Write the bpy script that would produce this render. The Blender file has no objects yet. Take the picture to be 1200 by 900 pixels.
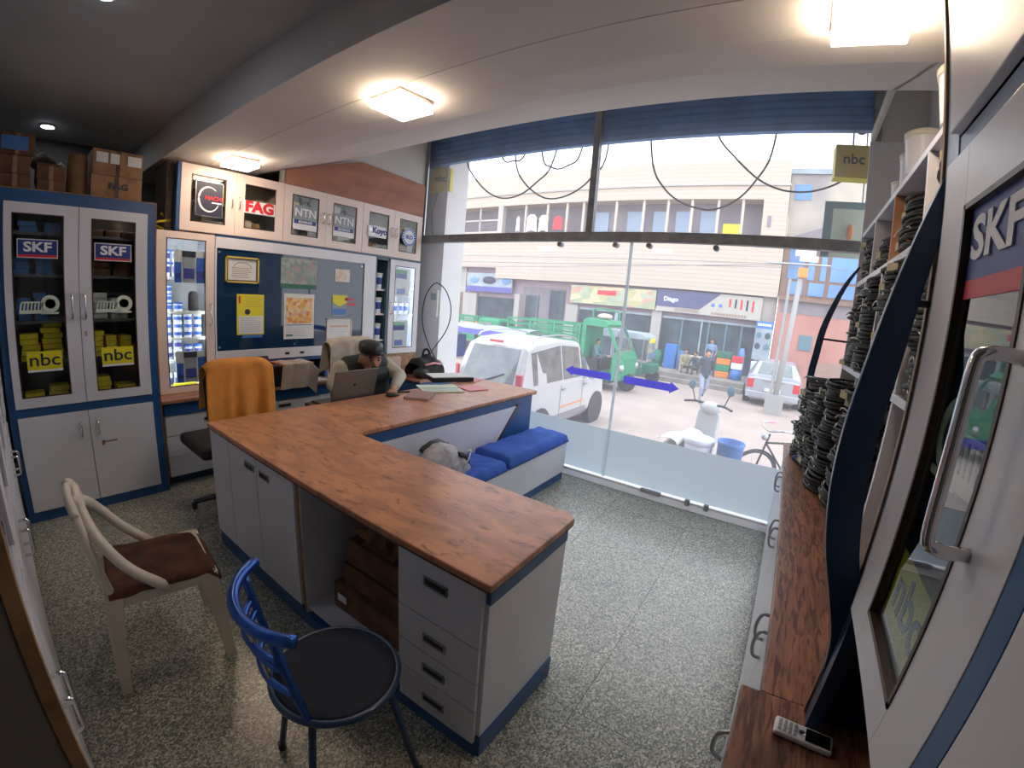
import bpy, bmesh, math, random
from mathutils import Vector, Matrix, noise
random.seed(7)
C = bpy.context.scene.collection
SC = bpy.context.scene

# ---------------------------------------------------------------- camera
cam = bpy.data.cameras.new('camera'); camo = bpy.data.objects.new('camera', cam); C.objects.link(camo)
cam.type = 'PANO'
cam.sensor_fit = 'HORIZONTAL'; cam.sensor_width = 36.0; cam.sensor_height = 27.0
cam.panorama_type = 'FISHEYE_LENS_POLYNOMIAL'
cam.fisheye_fov = math.radians(200)
K = (0.0665597171, -0.000245313521, -3.24741496e-05, 6.83888830e-07)
cam.fisheye_polynomial_k0 = 0.0
cam.fisheye_polynomial_k1, cam.fisheye_polynomial_k2, cam.fisheye_polynomial_k3, cam.fisheye_polynomial_k4 = [-k for k in K]
R_ = Vector((0.55647442, -0.82662405, 0.08383857)); U_ = Vector((0.10790181, 0.17194942, 0.97917853)); F_ = Vector((0.82382852, 0.53584147, -0.18487968))
mw = Matrix.Identity(4)
for i in range(3):
    mw[i][0] = R_[i]; mw[i][1] = U_[i]; mw[i][2] = -F_[i]
mw[0][3] = 0; mw[1][3] = 0; mw[2][3] = 1.51866
camo.matrix_world = mw
cam.clip_start = 0.01; cam.clip_end = 300
SC.camera = camo

# ---------------------------------------------------------------- world, light, exposure
SC.view_settings.view_transform = 'Standard'; SC.view_settings.look = 'None'
SC.view_settings.gamma = 1; SC.view_settings.use_curve_mapping = False
SC.view_settings.exposure = 0.7
SC.cycles.max_bounces = 8; SC.cycles.transparent_max_bounces = 24; SC.cycles.diffuse_bounces = 5
SC.cycles.glossy_bounces = 4; SC.cycles.caustics_reflective = False; SC.cycles.caustics_refractive = False
SC.cycles.sample_clamp_indirect = 6.0
w = bpy.data.worlds.new('sky'); SC.world = w; w.use_nodes = True
nt = w.node_tree; nt.nodes.clear()
wo = nt.nodes.new('ShaderNodeOutputWorld'); bg = nt.nodes.new('ShaderNodeBackground')
tc = nt.nodes.new('ShaderNodeTexCoord'); sx = nt.nodes.new('ShaderNodeSeparateXYZ'); cr = nt.nodes.new('ShaderNodeValToRGB')
nt.links.new(tc.outputs['Generated'], sx.inputs[0]); nt.links.new(sx.outputs['Z'], cr.inputs[0])
cr.color_ramp.elements[0].position = 0.0; cr.color_ramp.elements[0].color = (0.86, 0.87, 0.90, 1)
cr.color_ramp.elements[1].position = 0.8; cr.color_ramp.elements[1].color = (0.80, 0.88, 1.0, 1)
nt.links.new(cr.outputs[0], bg.inputs['Color']); bg.inputs['Strength'].default_value = 2.7
nt.links.new(bg.outputs[0], wo.inputs[0])
# E of lamp emission, kept by the lamp builders
LAMP_E = 23.0; SPOT_E = 50.0; STRIP_E = 14.0

# ---------------------------------------------------------------- materials
def mat(name, col, rough=0.5, metal=0.0, var=0.0, scale=8.0, bump=0.0, bscale=60.0, spec=0.5, emit=0.0, ecol=None, coat=0.0, col2=None, stretch=None, thr=None):
    m = bpy.data.materials.new(name); m.use_nodes = True; n = m.node_tree.nodes; l = m.node_tree.links
    b = n['Principled BSDF']; b.inputs['Base Color'].default_value = (*col, 1)
    b.inputs['Roughness'].default_value = rough; b.inputs['Metallic'].default_value = metal
    b.inputs['Specular IOR Level'].default_value = spec; b.inputs['Coat Weight'].default_value = coat
    t = n.new('ShaderNodeTexCoord'); mp = n.new('ShaderNodeMapping'); l.new(t.outputs['Object'], mp.inputs[0])
    if stretch: mp.inputs['Scale'].default_value = stretch
    if var > 0 or col2:
        nz = n.new('ShaderNodeTexNoise'); nz.inputs['Scale'].default_value = scale; nz.inputs['Detail'].default_value = 4
        l.new(mp.outputs[0], nz.inputs['Vector'])
        r = n.new('ShaderNodeValToRGB'); l.new(nz.outputs['Fac'], r.inputs[0])
        c2 = col2 if col2 else tuple(max(0, c * (1 - var)) for c in col)
        c1 = col if col2 else tuple(min(1, c * (1 + var * 0.6)) for c in col)
        a, z = thr if thr else (0.35, 0.65)
        r.color_ramp.elements[0].position = a; r.color_ramp.elements[0].color = (*c2, 1)
        r.color_ramp.elements[1].position = z; r.color_ramp.elements[1].color = (*c1, 1)
        l.new(r.outputs[0], b.inputs['Base Color'])
    if bump > 0:
        nb = n.new('ShaderNodeTexNoise'); nb.inputs['Scale'].default_value = bscale; nb.inputs['Detail'].default_value = 3
        l.new(mp.outputs[0], nb.inputs['Vector'])
        bp = n.new('ShaderNodeBump'); bp.inputs['Strength'].default_value = bump; bp.inputs['Distance'].default_value = 0.01
        l.new(nb.outputs['Fac'], bp.inputs['Height']); l.new(bp.outputs[0], b.inputs['Normal'])
    if emit > 0:
        b.inputs['Emission Color'].default_value = (*(ecol or col), 1); b.inputs['Emission Strength'].default_value = emit
    return m

def wood(name, base, dark, stretch, rough=0.35, streak=0.52, fleck=0.5):
    m = bpy.data.materials.new(name); m.use_nodes = True; n = m.node_tree.nodes; l = m.node_tree.links
    b = n['Principled BSDF']; b.inputs['Roughness'].default_value = rough
    t = n.new('ShaderNodeTexCoord'); mp = n.new('ShaderNodeMapping'); l.new(t.outputs['Object'], mp.inputs[0])
    mp.inputs['Scale'].default_value = stretch
    a = n.new('ShaderNodeTexNoise'); a.inputs['Scale'].default_value = 3.2; a.inputs['Detail'].default_value = 8; a.inputs['Distortion'].default_value = 1.2
    c = n.new('ShaderNodeTexNoise'); c.inputs['Scale'].default_value = 11; c.inputs['Detail'].default_value = 6; c.inputs['Distortion'].default_value = 0.8
    for q in (a, c): l.new(mp.outputs[0], q.inputs['Vector'])
    r1 = n.new('ShaderNodeValToRGB'); l.new(a.outputs['Fac'], r1.inputs[0])
    mid = tuple((x * 0.55 + y * 0.45) for x, y in zip(base, dark))
    r1.color_ramp.elements[0].position = 0.36; r1.color_ramp.elements[0].color = (*mid, 1)
    r1.color_ramp.elements[1].position = 0.6; r1.color_ramp.elements[1].color = (*base, 1)
    r2 = n.new('ShaderNodeValToRGB'); l.new(c.outputs['Fac'], r2.inputs[0])
    r2.color_ramp.elements[0].position = streak; r2.color_ramp.elements[0].color = (0, 0, 0, 1)
    r2.color_ramp.elements[1].position = streak + 0.14; r2.color_ramp.elements[1].color = (fleck, fleck, fleck, 1)
    mx = n.new('ShaderNodeMix'); mx.data_type = 'RGBA'; l.new(r2.outputs[0], mx.inputs[0]); l.new(r1.outputs[0], mx.inputs[6])
    mx.inputs[7].default_value = (*dark, 1); l.new(mx.outputs[2], b.inputs['Base Color'])
    return m

def terrazzo():
    m = bpy.data.materials.new('terrazzo'); m.use_nodes = True; n = m.node_tree.nodes; l = m.node_tree.links
    b = n['Principled BSDF']; b.inputs['Roughness'].default_value = 0.30; b.inputs['Specular IOR Level'].default_value = 0.9
    g = n.new('ShaderNodeNewGeometry')
    v = n.new('ShaderNodeTexVoronoi'); v.inputs['Scale'].default_value = 150; l.new(g.outputs['Position'], v.inputs['Vector'])
    r = n.new('ShaderNodeValToRGB'); r.color_ramp.interpolation = 'CONSTANT'
    s = n.new('ShaderNodeSeparateColor'); l.new(v.outputs['Color'], s.inputs[0]); l.new(s.outputs[0], r.inputs[0])
    e = r.color_ramp.elements; e[0].position = 0; e[0].color = (0.10, 0.12, 0.095, 1); e[1].position = 0.22; e[1].color = (0.20, 0.21, 0.16, 1)
    for p, c in ((0.46, (0.36, 0.36, 0.29, 1)), (0.72, (0.50, 0.50, 0.42, 1)), (0.92, (0.68, 0.66, 0.58, 1))):
        q = e.new(p); q.color = c
    nz = n.new('ShaderNodeTexNoise'); nz.inputs['Scale'].default_value = 2.2; nz.inputs['Detail'].default_value = 5; l.new(g.outputs['Position'], nz.inputs['Vector'])
    mr = n.new('ShaderNodeMapRange'); mr.inputs[1].default_value = 0.3; mr.inputs[2].default_value = 0.7; mr.inputs[3].default_value = 0.86; mr.inputs[4].default_value = 1.06
    l.new(nz.outputs['Fac'], mr.inputs[0])
    mx = n.new('ShaderNodeMix'); mx.data_type = 'RGBA'; mx.blend_type = 'MULTIPLY'; mx.inputs[0].default_value = 1
    l.new(r.outputs[0], mx.inputs[6]); l.new(mr.outputs[0], mx.inputs[7]); l.new(mx.outputs[2], b.inputs['Base Color'])
    return m

def glass(name, tint=(1, 1, 1), veil=0.0, vcol=(0.8, 0.85, 0.95), refl=1.0):
    m = bpy.data.materials.new(name); m.use_nodes = True; n = m.node_tree.nodes; l = m.node_tree.links; n.clear()
    o = n.new('ShaderNodeOutputMaterial'); t = n.new('ShaderNodeBsdfTransparent'); t.inputs[0].default_value = (*tint, 1)
    g = n.new('ShaderNodeBsdfGlossy'); g.inputs['Roughness'].default_value = 0.01
    f = n.new('ShaderNodeFresnel'); f.inputs['IOR'].default_value = 1.5
    mu = n.new('ShaderNodeMath'); mu.operation = 'MULTIPLY'; mu.inputs[1].default_value = refl; mu.use_clamp = True; l.new(f.outputs[0], mu.inputs[0])
    ge = n.new('ShaderNodeNewGeometry'); iv = n.new('ShaderNodeMath'); iv.operation = 'SUBTRACT'; iv.inputs[0].default_value = 1; l.new(ge.outputs['Backfacing'], iv.inputs[1])
    m3 = n.new('ShaderNodeMath'); m3.operation = 'MULTIPLY'; l.new(mu.outputs[0], m3.inputs[0]); l.new(iv.outputs[0], m3.inputs[1])   # mirror once, on the side the light enters
    mx = n.new('ShaderNodeMixShader'); l.new(m3.outputs[0], mx.inputs[0]); l.new(t.outputs[0], mx.inputs[1]); l.new(g.outputs[0], mx.inputs[2])
    last = mx
    if veil > 0:
        tr = n.new('ShaderNodeBsdfTranslucent'); tr.inputs[0].default_value = (*vcol, 1)
        d = n.new('ShaderNodeBsdfDiffuse'); d.inputs[0].default_value = (*vcol, 1)
        m1 = n.new('ShaderNodeMixShader'); m1.inputs[0].default_value = 0.4; l.new(tr.outputs[0], m1.inputs[1]); l.new(d.outputs[0], m1.inputs[2])
        m2 = n.new('ShaderNodeMixShader'); m2.inputs[0].default_value = veil; l.new(mx.outputs[0], m2.inputs[1]); l.new(m1.outputs[0], m2.inputs[2]); last = m2
    l.new(last.outputs[0], o.inputs[0])
    return m

def bands(name, c1, c2, scale, axis_rot=(0, 0, 0), rough=0.8):
    """horizontal cladding courses for walls far away"""
    m = bpy.data.materials.new(name); m.use_nodes = True; n = m.node_tree.nodes; l = m.node_tree.links
    b = n['Principled BSDF']; b.inputs['Roughness'].default_value = rough
    g = n.new('ShaderNodeNewGeometry'); sp = n.new('ShaderNodeSeparateXYZ'); mp = n.new('ShaderNodeCombineXYZ'); l.new(g.outputs['Position'], sp.inputs[0]); l.new(sp.outputs['Y'], mp.inputs['X']); l.new(sp.outputs['Z'], mp.inputs['Y'])
    br = n.new('ShaderNodeTexBrick'); l.new(mp.outputs[0], br.inputs['Vector']); br.inputs['Scale'].default_value = scale
    br.inputs['Color1'].default_value = (*c1, 1); br.inputs['Color2'].default_value = (*[x * 0.94 for x in c1], 1); br.inputs['Mortar'].default_value = (*c2, 1)
    br.inputs['Mortar Size'].default_value = 0.012; br.inputs['Brick Width'].default_value = 3.6; br.inputs['Row Height'].default_value = 0.17
    l.new(br.outputs[0], b.inputs['Base Color'])
    return m

def patches(name, cols, scale, rough=0.6, stretch=(1, 1, 1), line=None):
    """printed picture: blocks of colour"""
    m = bpy.data.materials.new(name); m.use_nodes = True; n = m.node_tree.nodes; l = m.node_tree.links
    b = n['Principled BSDF']; b.inputs['Roughness'].default_value = rough
    t = n.new('ShaderNodeTexCoord'); mp = n.new('ShaderNodeMapping'); l.new(t.outputs['Object'], mp.inputs[0]); mp.inputs['Scale'].default_value = stretch
    v = n.new('ShaderNodeTexVoronoi'); v.inputs['Scale'].default_value = scale; l.new(mp.outputs[0], v.inputs['Vector'])
    s = n.new('ShaderNodeSeparateColor'); l.new(v.outputs['Color'], s.inputs[0])
    r = n.new('ShaderNodeValToRGB'); r.color_ramp.interpolation = 'CONSTANT'; l.new(s.outputs[0], r.inputs[0])
    e = r.color_ramp.elements
    e[0].position = 0; e[0].color = (*cols[0], 1); e[1].position = 1 / len(cols); e[1].color = (*cols[1], 1)
    for i, c in enumerate(cols[2:], 2):
        q = e.new(i / len(cols)); q.color = (*c, 1)
    l.new(r.outputs[0], b.inputs['Base Color'])
    return m

M = {}
M['white'] = mat('white_laminate', (0.70, 0.71, 0.77), 0.33, var=0.05, scale=3)
M['cream'] = mat('cream_laminate', (0.80, 0.68, 0.62), 0.35, var=0.04, scale=3)
M['blue'] = mat('blue_laminate', (0.018, 0.09, 0.26), 0.35, var=0.12, scale=4)
M['navy'] = mat('dark_blue_laminate', (0.018, 0.05, 0.12), 0.3, var=0.12, scale=4)
M['bluegrey'] = mat('blue_grey_laminate', (0.25, 0.33, 0.45), 0.35)
M['edge'] = mat('brown_edge_band', (0.30, 0.17, 0.08), 0.5, var=0.3, scale=20)
M['dark_edge'] = mat('dark_brown_edging', (0.07, 0.035, 0.022), 0.4, var=0.3, scale=20)
M['desk'] = wood('desk_wood_laminate', (0.56, 0.26, 0.135), (0.16, 0.07, 0.045), (3.4, 1.2, 1), 0.30, 0.56, 0.8)
M['desk_x'] = wood('desk_wood_laminate_along', (0.47, 0.22, 0.12), (0.13, 0.05, 0.03), (0.75, 2.2, 1), 0.33, 0.53, 0.7)
M['counter'] = wood('counter_wood_laminate', (0.34, 0.155, 0.09), (0.07, 0.028, 0.02), (0.9, 7.0, 1), 0.36, 0.47, 0.85)
M['ply'] = mat('brown_plywood', (0.42, 0.19, 0.11), 0.6, col2=(0.30, 0.13, 0.08), scale=3, stretch=(1, 1, 3))
M['orangewood'] = mat('raw_board', (0.50, 0.24, 0.12), 0.6, var=0.25, scale=6)
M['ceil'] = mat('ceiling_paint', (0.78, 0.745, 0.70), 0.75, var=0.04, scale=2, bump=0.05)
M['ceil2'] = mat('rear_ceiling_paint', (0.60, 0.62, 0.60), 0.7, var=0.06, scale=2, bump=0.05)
M['wallp'] = mat('wall_paint', (0.62, 0.62, 0.60), 0.8, var=0.05, scale=2)
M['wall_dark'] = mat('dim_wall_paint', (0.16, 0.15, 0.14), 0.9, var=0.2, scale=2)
M['terrazzo'] = terrazzo()
M['grout'] = mat('grout', (0.20, 0.20, 0.17), 0.8)
M['steel'] = mat('aluminium', (0.42, 0.43, 0.45), 0.35, 0.9)
M['darkalu'] = mat('dark_aluminium', (0.30, 0.32, 0.34), 0.45, 0.3, var=0.2, scale=10)
M['chrome'] = mat('chrome', (0.72, 0.72, 0.74), 0.14, 1.0)
M['black'] = mat('black_plastic', (0.013, 0.013, 0.015), 0.4)
M['blackm'] = mat('black_matt', (0.02, 0.02, 0.022), 0.8, var=0.3, scale=20)
M['inside'] = mat('cabinet_inside', (0.10, 0.11, 0.12), 0.7)
M['insidelt'] = mat('cabinet_inside_light', (0.62, 0.64, 0.62), 0.6)
M['shutter'] = mat('blue_shutter_steel', (0.13, 0.36, 0.78), 0.45, 0.2, var=0.2, scale=5)
M['glass'] = glass('window_glass', (0.98, 0.985, 0.99), 0.13, (0.60, 0.62, 0.68), 1.0)  # milky veil mixed into the panes imitates daylight glare over the street
M['cabglass'] = glass('cabinet_glass', (0.93, 0.95, 0.94), 0.0, refl=1.3)
M['film'] = glass('frosted_film', (0.80, 0.88, 0.95), 0.86, (0.78, 0.83, 0.85), 0.6)
M['mirror'] = mat('dark_blue_backed_glass', (0.008, 0.035, 0.09), 0.03, 0.0, spec=0.6)
M['carglass'] = mat('car_glass', (0.06, 0.085, 0.085), 0.05, spec=1.0, col2=(0.14, 0.17, 0.16), scale=5)
M['carwhite'] = mat('white_car_paint', (0.496, 0.496, 0.496), 0.25, coat=0.5)
M['carsilver'] = mat('silver_car_paint', (0.372, 0.39, 0.432), 0.28, 0.2, coat=0.4)
M['green'] = mat('green_truck_paint', (0.019, 0.26, 0.124), 0.4, var=0.12, scale=4)
M['green2'] = mat('dark_green_paint', (0.014, 0.154, 0.091), 0.5, var=0.2, scale=4)
M['tyre'] = mat('tyre_rubber', (0.03, 0.03, 0.03), 0.85)
M['red'] = mat('red_lens', (0.55, 0.02, 0.02), 0.25)
M['redink'] = mat('red_print', (0.62, 0.02, 0.03), 0.45)
M['orange'] = mat('orange_lens', (0.8, 0.25, 0.04), 0.3)
M['yellow'] = mat('yellow_print', (0.78, 0.68, 0.02), 0.5)
M['yellowbox'] = mat('yellow_carton', (0.75, 0.62, 0.03), 0.6, var=0.12, scale=30)
M['skf'] = mat('royal_blue_print', (0.012, 0.035, 0.24), 0.4)
M['ink'] = mat('dark_ink', (0.015, 0.02, 0.05), 0.5)
M['paper'] = mat('white_paper', (0.75, 0.75, 0.73), 0.7)
M['whitep'] = mat('white_print', (0.82, 0.84, 0.88), 0.5)
M['card'] = mat('brown_cardboard', (0.30, 0.165, 0.08), 0.8, var=0.25, scale=12)
M['carddk'] = mat('old_dark_cardboard', (0.15, 0.075, 0.04), 0.85, var=0.4, scale=9)
M['jarw'] = mat('white_tub_plastic', (0.78, 0.82, 0.90), 0.35)
M['jarb'] = mat('blue_lid_plastic', (0.03, 0.13, 0.55), 0.35)
M['jarn'] = mat('navy_label', (0.03, 0.05, 0.28), 0.5)
M['lid_w'] = mat('cream_lid_plastic', (0.72, 0.70, 0.62), 0.4)
M['belt'] = mat('black_rubber', (0.022, 0.024, 0.022), 0.62, var=0.5, scale=30, bump=0.2, bscale=90)
M['beltsleeve'] = mat('belt_paper_sleeve', (0.42, 0.36, 0.22), 0.7, var=0.2, scale=20)
M['beltgrey'] = mat('grey_rubber', (0.16, 0.17, 0.15), 0.6, var=0.35, scale=20)
M['cushion'] = mat('blue_cushion_cloth', (0.035, 0.115, 0.50), 0.85, var=0.15, scale=8, bump=0.3, bscale=300)
M['orange_cl'] = mat('orange_towel', (0.72, 0.30, 0.06), 0.95, var=0.12, scale=10, bump=0.6, bscale=260)
M['beige_cl'] = mat('beige_cloth', (0.56, 0.49, 0.41), 0.95, var=0.12, scale=10, bump=0.5, bscale=200)
M['brown_cl'] = mat('brown_cloth', (0.085, 0.03, 0.016), 0.95, var=0.5, scale=9, bump=0.5, bscale=150)
M['plastic_ch'] = mat('cream_chair_plastic', (0.58, 0.54, 0.46), 0.4, var=0.08, scale=6)
M['bluemetal'] = mat('blue_metallic_paint', (0.02, 0.10, 0.42), 0.22, 0.55)
M['seatblk'] = mat('dark_seat_vinyl', (0.008, 0.016, 0.036), 0.5, var=0.3, scale=12, spec=0.15)
M['skin'] = mat('skin', (0.42, 0.22, 0.14), 0.55)
M['vest'] = mat('dark_quilted_vest', (0.018, 0.028, 0.028), 0.7, bump=0.3, bscale=60)
M['shirt'] = mat('grey_shirt', (0.42, 0.40, 0.33), 0.85, var=0.1, scale=20)
M['lightblue'] = mat('light_blue_shirt', (0.175, 0.266, 0.434), 0.85)
M['denim'] = mat('pale_denim', (0.266, 0.301, 0.406), 0.85)
M['jacket'] = mat('dark_jacket', (0.04, 0.06, 0.08), 0.8)
M['hair'] = mat('black_hair', (0.015, 0.012, 0.01), 0.7)
M['trouser'] = mat('grey_trousers', (0.10, 0.10, 0.11), 0.85)
M['olive'] = mat('khaki_cloth', (0.30, 0.27, 0.16), 0.85)
M['laptop'] = mat('laptop_grey', (0.17, 0.17, 0.155), 0.35, 0.6)
M['screen'] = mat('dark_screen', (0.01, 0.012, 0.015), 0.08)
M['pink'] = mat('pink_paper', (0.75, 0.33, 0.36), 0.7)
M['greenpaper'] = mat('pale_green_paper', (0.62, 0.72, 0.60), 0.7)
M['notebook'] = mat('brown_notebook', (0.32, 0.20, 0.16), 0.6)
M['road'] = mat('dusty_road', (0.40, 0.315, 0.27), 0.9, var=0.1, scale=1.2, bump=0.1)
M['pave'] = mat('dusty_paving', (0.275, 0.248, 0.22), 0.9, var=0.2, scale=3)
M['facade'] = bands('cream_cladding', (0.50, 0.425, 0.35), (0.38, 0.32, 0.265), 1.0, (0, math.radians(90), 0))
M['facadep'] = mat('mauve_plaster', (0.336, 0.252, 0.3), 0.8, var=0.08, scale=1)
M['facadew'] = mat('pale_plaster', (0.407, 0.38, 0.352), 0.8, var=0.08, scale=1)
M['pinkwall'] = mat('salmon_wall', (0.432, 0.204, 0.162), 0.8, var=0.12, scale=1.2)
M['greyhouse'] = mat('stained_plaster', (0.46, 0.41, 0.34), 0.85, col2=(0.25, 0.23, 0.23), scale=0.5, thr=(0.3, 0.62))
M['bluewin'] = mat('blue_glass_window', (0.099, 0.223, 0.465), 0.15, var=0.3, scale=0.7)
M['recess'] = mat('balcony_recess', (0.216, 0.192, 0.21), 0.8, var=0.15, scale=0.8)
M['shopdark'] = mat('shop_shade_and_print', (0.063, 0.09, 0.108), 0.7, col2=(0.03, 0.045, 0.055), scale=2)  # shade inside the shops as a flat dark colour; poster pictures share it
M['shutterbrown'] = mat('brown_rolling_shutter', (0.204, 0.12, 0.084), 0.6, var=0.1, scale=2)
M['teal'] = mat('teal_frame', (0.098, 0.189, 0.238), 0.5)
M['signgreen'] = patches('faded_green_sign', [(0.45, 0.40, 0.20), (0.33, 0.38, 0.24), (0.52, 0.30, 0.22), (0.38, 0.42, 0.30), (0.55, 0.48, 0.30)], 2.2, stretch=(1, 1, 2))
M['signnavy'] = mat('navy_sign', (0.07, 0.077, 0.168), 0.5)
M['signwhite'] = mat('sign_face_white', (0.429, 0.403, 0.358), 0.5)
M['signblue'] = mat('light_sign_face', (0.298, 0.36, 0.409), 0.5, var=0.2, scale=2)
M['pole'] = mat('concrete_pole', (0.312, 0.312, 0.3), 0.8)
M['cable'] = mat('black_cable', (0.02, 0.02, 0.025), 0.6)
M['drumb'] = mat('blue_drum_plastic', (0.04, 0.176, 0.496), 0.4)
M['arrow'] = glass('violet_blue_vinyl', (0.4, 0.4, 0.9), 0.9, (0.36, 0.35, 0.92), 0.3)
M['lampcase'] = mat('lamp_casing', (0.72, 0.62, 0.55), 0.5)
M['lampface'] = mat('lamp_diffuser', (1, 1, 1), 0.5, emit=LAMP_E, ecol=(1.0, 0.77, 0.56))
M['spotface'] = mat('spot_diffuser', (1, 1, 1), 0.5, emit=SPOT_E, ecol=(0.78, 0.86, 1.0))
M['strip'] = mat('cabinet_led', (1, 1, 1), 0.5, emit=STRIP_E, ecol=(0.85, 0.92, 1.0))
M['gold'] = mat('gilt_frame', (0.60, 0.45, 0.08), 0.35, 0.3)
M['fanm'] = mat('fan_grey', (0.34, 0.35, 0.36), 0.4, 0.3)
M['bag'] = mat('grey_silver_cloth', (0.36, 0.36, 0.39), 0.5, var=0.35, scale=14)
M['pillarw'] = mat('white_pillar_paint', (0.85, 0.86, 0.86), 0.8)
M['tan'] = mat('tan_box', (0.55, 0.45, 0.38), 0.7, var=0.1)

# ---------------------------------------------------------------- mesh helpers
WROOT = {}
def rootof(o):
    while o.parent: o = o.parent
    return o

class MB:
    def __init__(s): s.v = []; s.f = []
    def add(s, vs, fs):
        k = len(s.v); s.v += [tuple(p) for p in vs]; s.f += [tuple(i + k for i in f) for f in fs]; return s
    def box(s, x0, y0, z0, x1, y1, z1):
        if x0 > x1: x0, x1 = x1, x0
        if y0 > y1: y0, y1 = y1, y0
        if z0 > z1: z0, z1 = z1, z0
        return s.add([(x0, y0, z0), (x1, y0, z0), (x1, y1, z0), (x0, y1, z0), (x0, y0, z1), (x1, y0, z1), (x1, y1, z1), (x0, y1, z1)],
                     [(0, 3, 2, 1), (4, 5, 6, 7), (0, 1, 5, 4), (1, 2, 6, 5), (2, 3, 7, 6), (3, 0, 4, 7)])
    def prism(s, pts, axis, a, b):
        n = len(pts)
        def P(p, t):
            return {'x': (t, p[0], p[1]), 'y': (p[0], t, p[1]), 'z': (p[0], p[1], t)}[axis]
        vs = [P(p, a) for p in pts] + [P(p, b) for p in pts]
        return s.add(vs, [tuple(range(n))[::-1], tuple(range(n, 2 * n))] + [(i, (i + 1) % n, n + (i + 1) % n, n + i) for i in range(n)])
    def cyl(s, p, q, r, r2=None, n=12):
        p, q = Vector(p), Vector(q); r2 = r if r2 is None else r2
        d = (q - p).normalized(); u = d.orthogonal().normalized(); w_ = d.cross(u)
        vs = []
        for c, rr in ((p, r), (q, r2)):
            for i in range(n):
                a = 2 * math.pi * i / n; vs.append(c + u * math.cos(a) * rr + w_ * math.sin(a) * rr)
        return s.add(vs, [tuple(range(n))[::-1], tuple(range(n, 2 * n))] + [(i, (i + 1) % n, n + (i + 1) % n, n + i) for i in range(n)])
    def tube(s, pts, r, n=8, closed=False, flat=1.0, up=None):
        pts = [Vector(p) for p in pts]; m = len(pts); vs = []; fs = []; u = None
        for i, p in enumerate(pts):
            a = pts[i - 1] if (i or closed) else p; b = pts[(i + 1) % m] if (i < m - 1 or closed) else p
            d = (b - a).normalized() if (b - a).length else Vector((0, 0, 1))
            if up is not None: u = (Vector(up) - d * Vector(up).dot(d)).normalized()
            elif u is None: u = d.orthogonal().normalized()
            else: u = (u - d * u.dot(d)).normalized()
            w_ = d.cross(u); rr = r[i] if isinstance(r, (list, tuple)) else r
            for k in range(n):
                t = 2 * math.pi * k / n; vs.append(p + u * math.cos(t) * rr + w_ * math.sin(t) * rr * flat)
        for i in range(m if closed else m - 1):
            j = (i + 1) % m
            for k in range(n): fs.append((i * n + k, i * n + (k + 1) % n, j * n + (k + 1) % n, j * n + k))
        if not closed: fs += [tuple(range(n))[::-1], tuple(range((m - 1) * n, m * n))]
        return s.add(vs, fs)
    def lathe(s, prof, c=(0, 0, 0), n=20, axis='z', sx=1, sy=1):
        vs = []; fs = []; m = len(prof)
        for r, z in prof:
            for k in range(n):
                t = 2 * math.pi * k / n; a, b = r * math.cos(t) * sx, r * math.sin(t) * sy
                q = {'z': (a, b, z), 'y': (a, z, b), 'x': (z, a, b)}[axis]
                vs.append((q[0] + c[0], q[1] + c[1], q[2] + c[2]))
        for i in range(m - 1):
            for k in range(n): fs.append((i * n + k, i * n + (k + 1) % n, (i + 1) * n + (k + 1) % n, (i + 1) * n + k))
        fs += [tuple(range(n))[::-1], tuple(range((m - 1) * n, m * n))]
        return s.add(vs, fs)
    def sph(s, c, rx, ry=None, rz=None, nu=14, nv=9):
        ry = ry or rx; rz = rz or rx
        prof = [(max(1e-4, math.sin(math.pi * i / nv)), -math.cos(math.pi * i / nv)) for i in range(nv + 1)]
        k = len(s.v); s.lathe(prof, (0, 0, 0), nu)
        for i in range(k, len(s.v)):
            x, y, z = s.v[i]; s.v[i] = (x * rx + c[0], y * ry + c[1], z * rz + c[2])
        return s
    def grid(s, fn, nu, nv, cu=False):
        """fn(i/nu, j/nv) -> point"""
        vs = [fn(i / nu, j / nv) for j in range(nv + 1) for i in range(nu + 1)]
        return s.add(vs, [(j * (nu + 1) + i, j * (nu + 1) + i + 1, (j + 1) * (nu + 1) + i + 1, (j + 1) * (nu + 1) + i) for j in range(nv) for i in range(nu)])
    def rot(s, ang, axis='Z', c=(0, 0, 0)):
        R = Matrix.Rotation(ang, 3, axis); c = Vector(c); s.v = [tuple(R @ (Vector(p) - c) + c) for p in s.v]; return s
    def mv(s, x, y, z): s.v = [(a + x, b + y, c + z) for a, b, c in s.v]; return s
    def done(s, name, m, parent=None, bev=0, smooth=False, label=None, kind=None, fix=True):
        me = bpy.data.meshes.new(name); off = Vector((0, 0, 0))
        if parent is not None:
            r = rootof(parent)
            if WROOT.get(r.name): off = r.location
        me.from_pydata([(a - off.x, b - off.y, c - off.z) for a, b, c in s.v], [], s.f)
        if fix:
            bm = bmesh.new(); bm.from_mesh(me); bmesh.ops.recalc_face_normals(bm, faces=bm.faces); bm.to_mesh(me); bm.free()
        me.materials.append(M[m] if isinstance(m, str) else m)
        if smooth: me.shade_smooth()
        o = bpy.data.objects.new(name, me); C.objects.link(o)
        if parent is not None: o.parent = parent
        if bev:
            b = o.modifiers.new('bevel', 'BEVEL'); b.width = bev; b.segments = 2; b.limit_method = 'ANGLE'
        if label: o['label'] = label
        if kind: o['kind'] = kind
        return o
    def solo(s, name, m, label, cat, group=None, bev=0, smooth=False, kind=None):
        xs, ys, zs = zip(*s.v); c = ((min(xs) + max(xs)) / 2, (min(ys) + max(ys)) / 2, min(zs))
        s.mv(-c[0], -c[1], -c[2]); o = s.done(name, m, None, bev, smooth); o.location = c
        o['label'] = label; o['category'] = cat
        if group: o['group'] = group
        if kind: o['kind'] = kind
        return o

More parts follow.
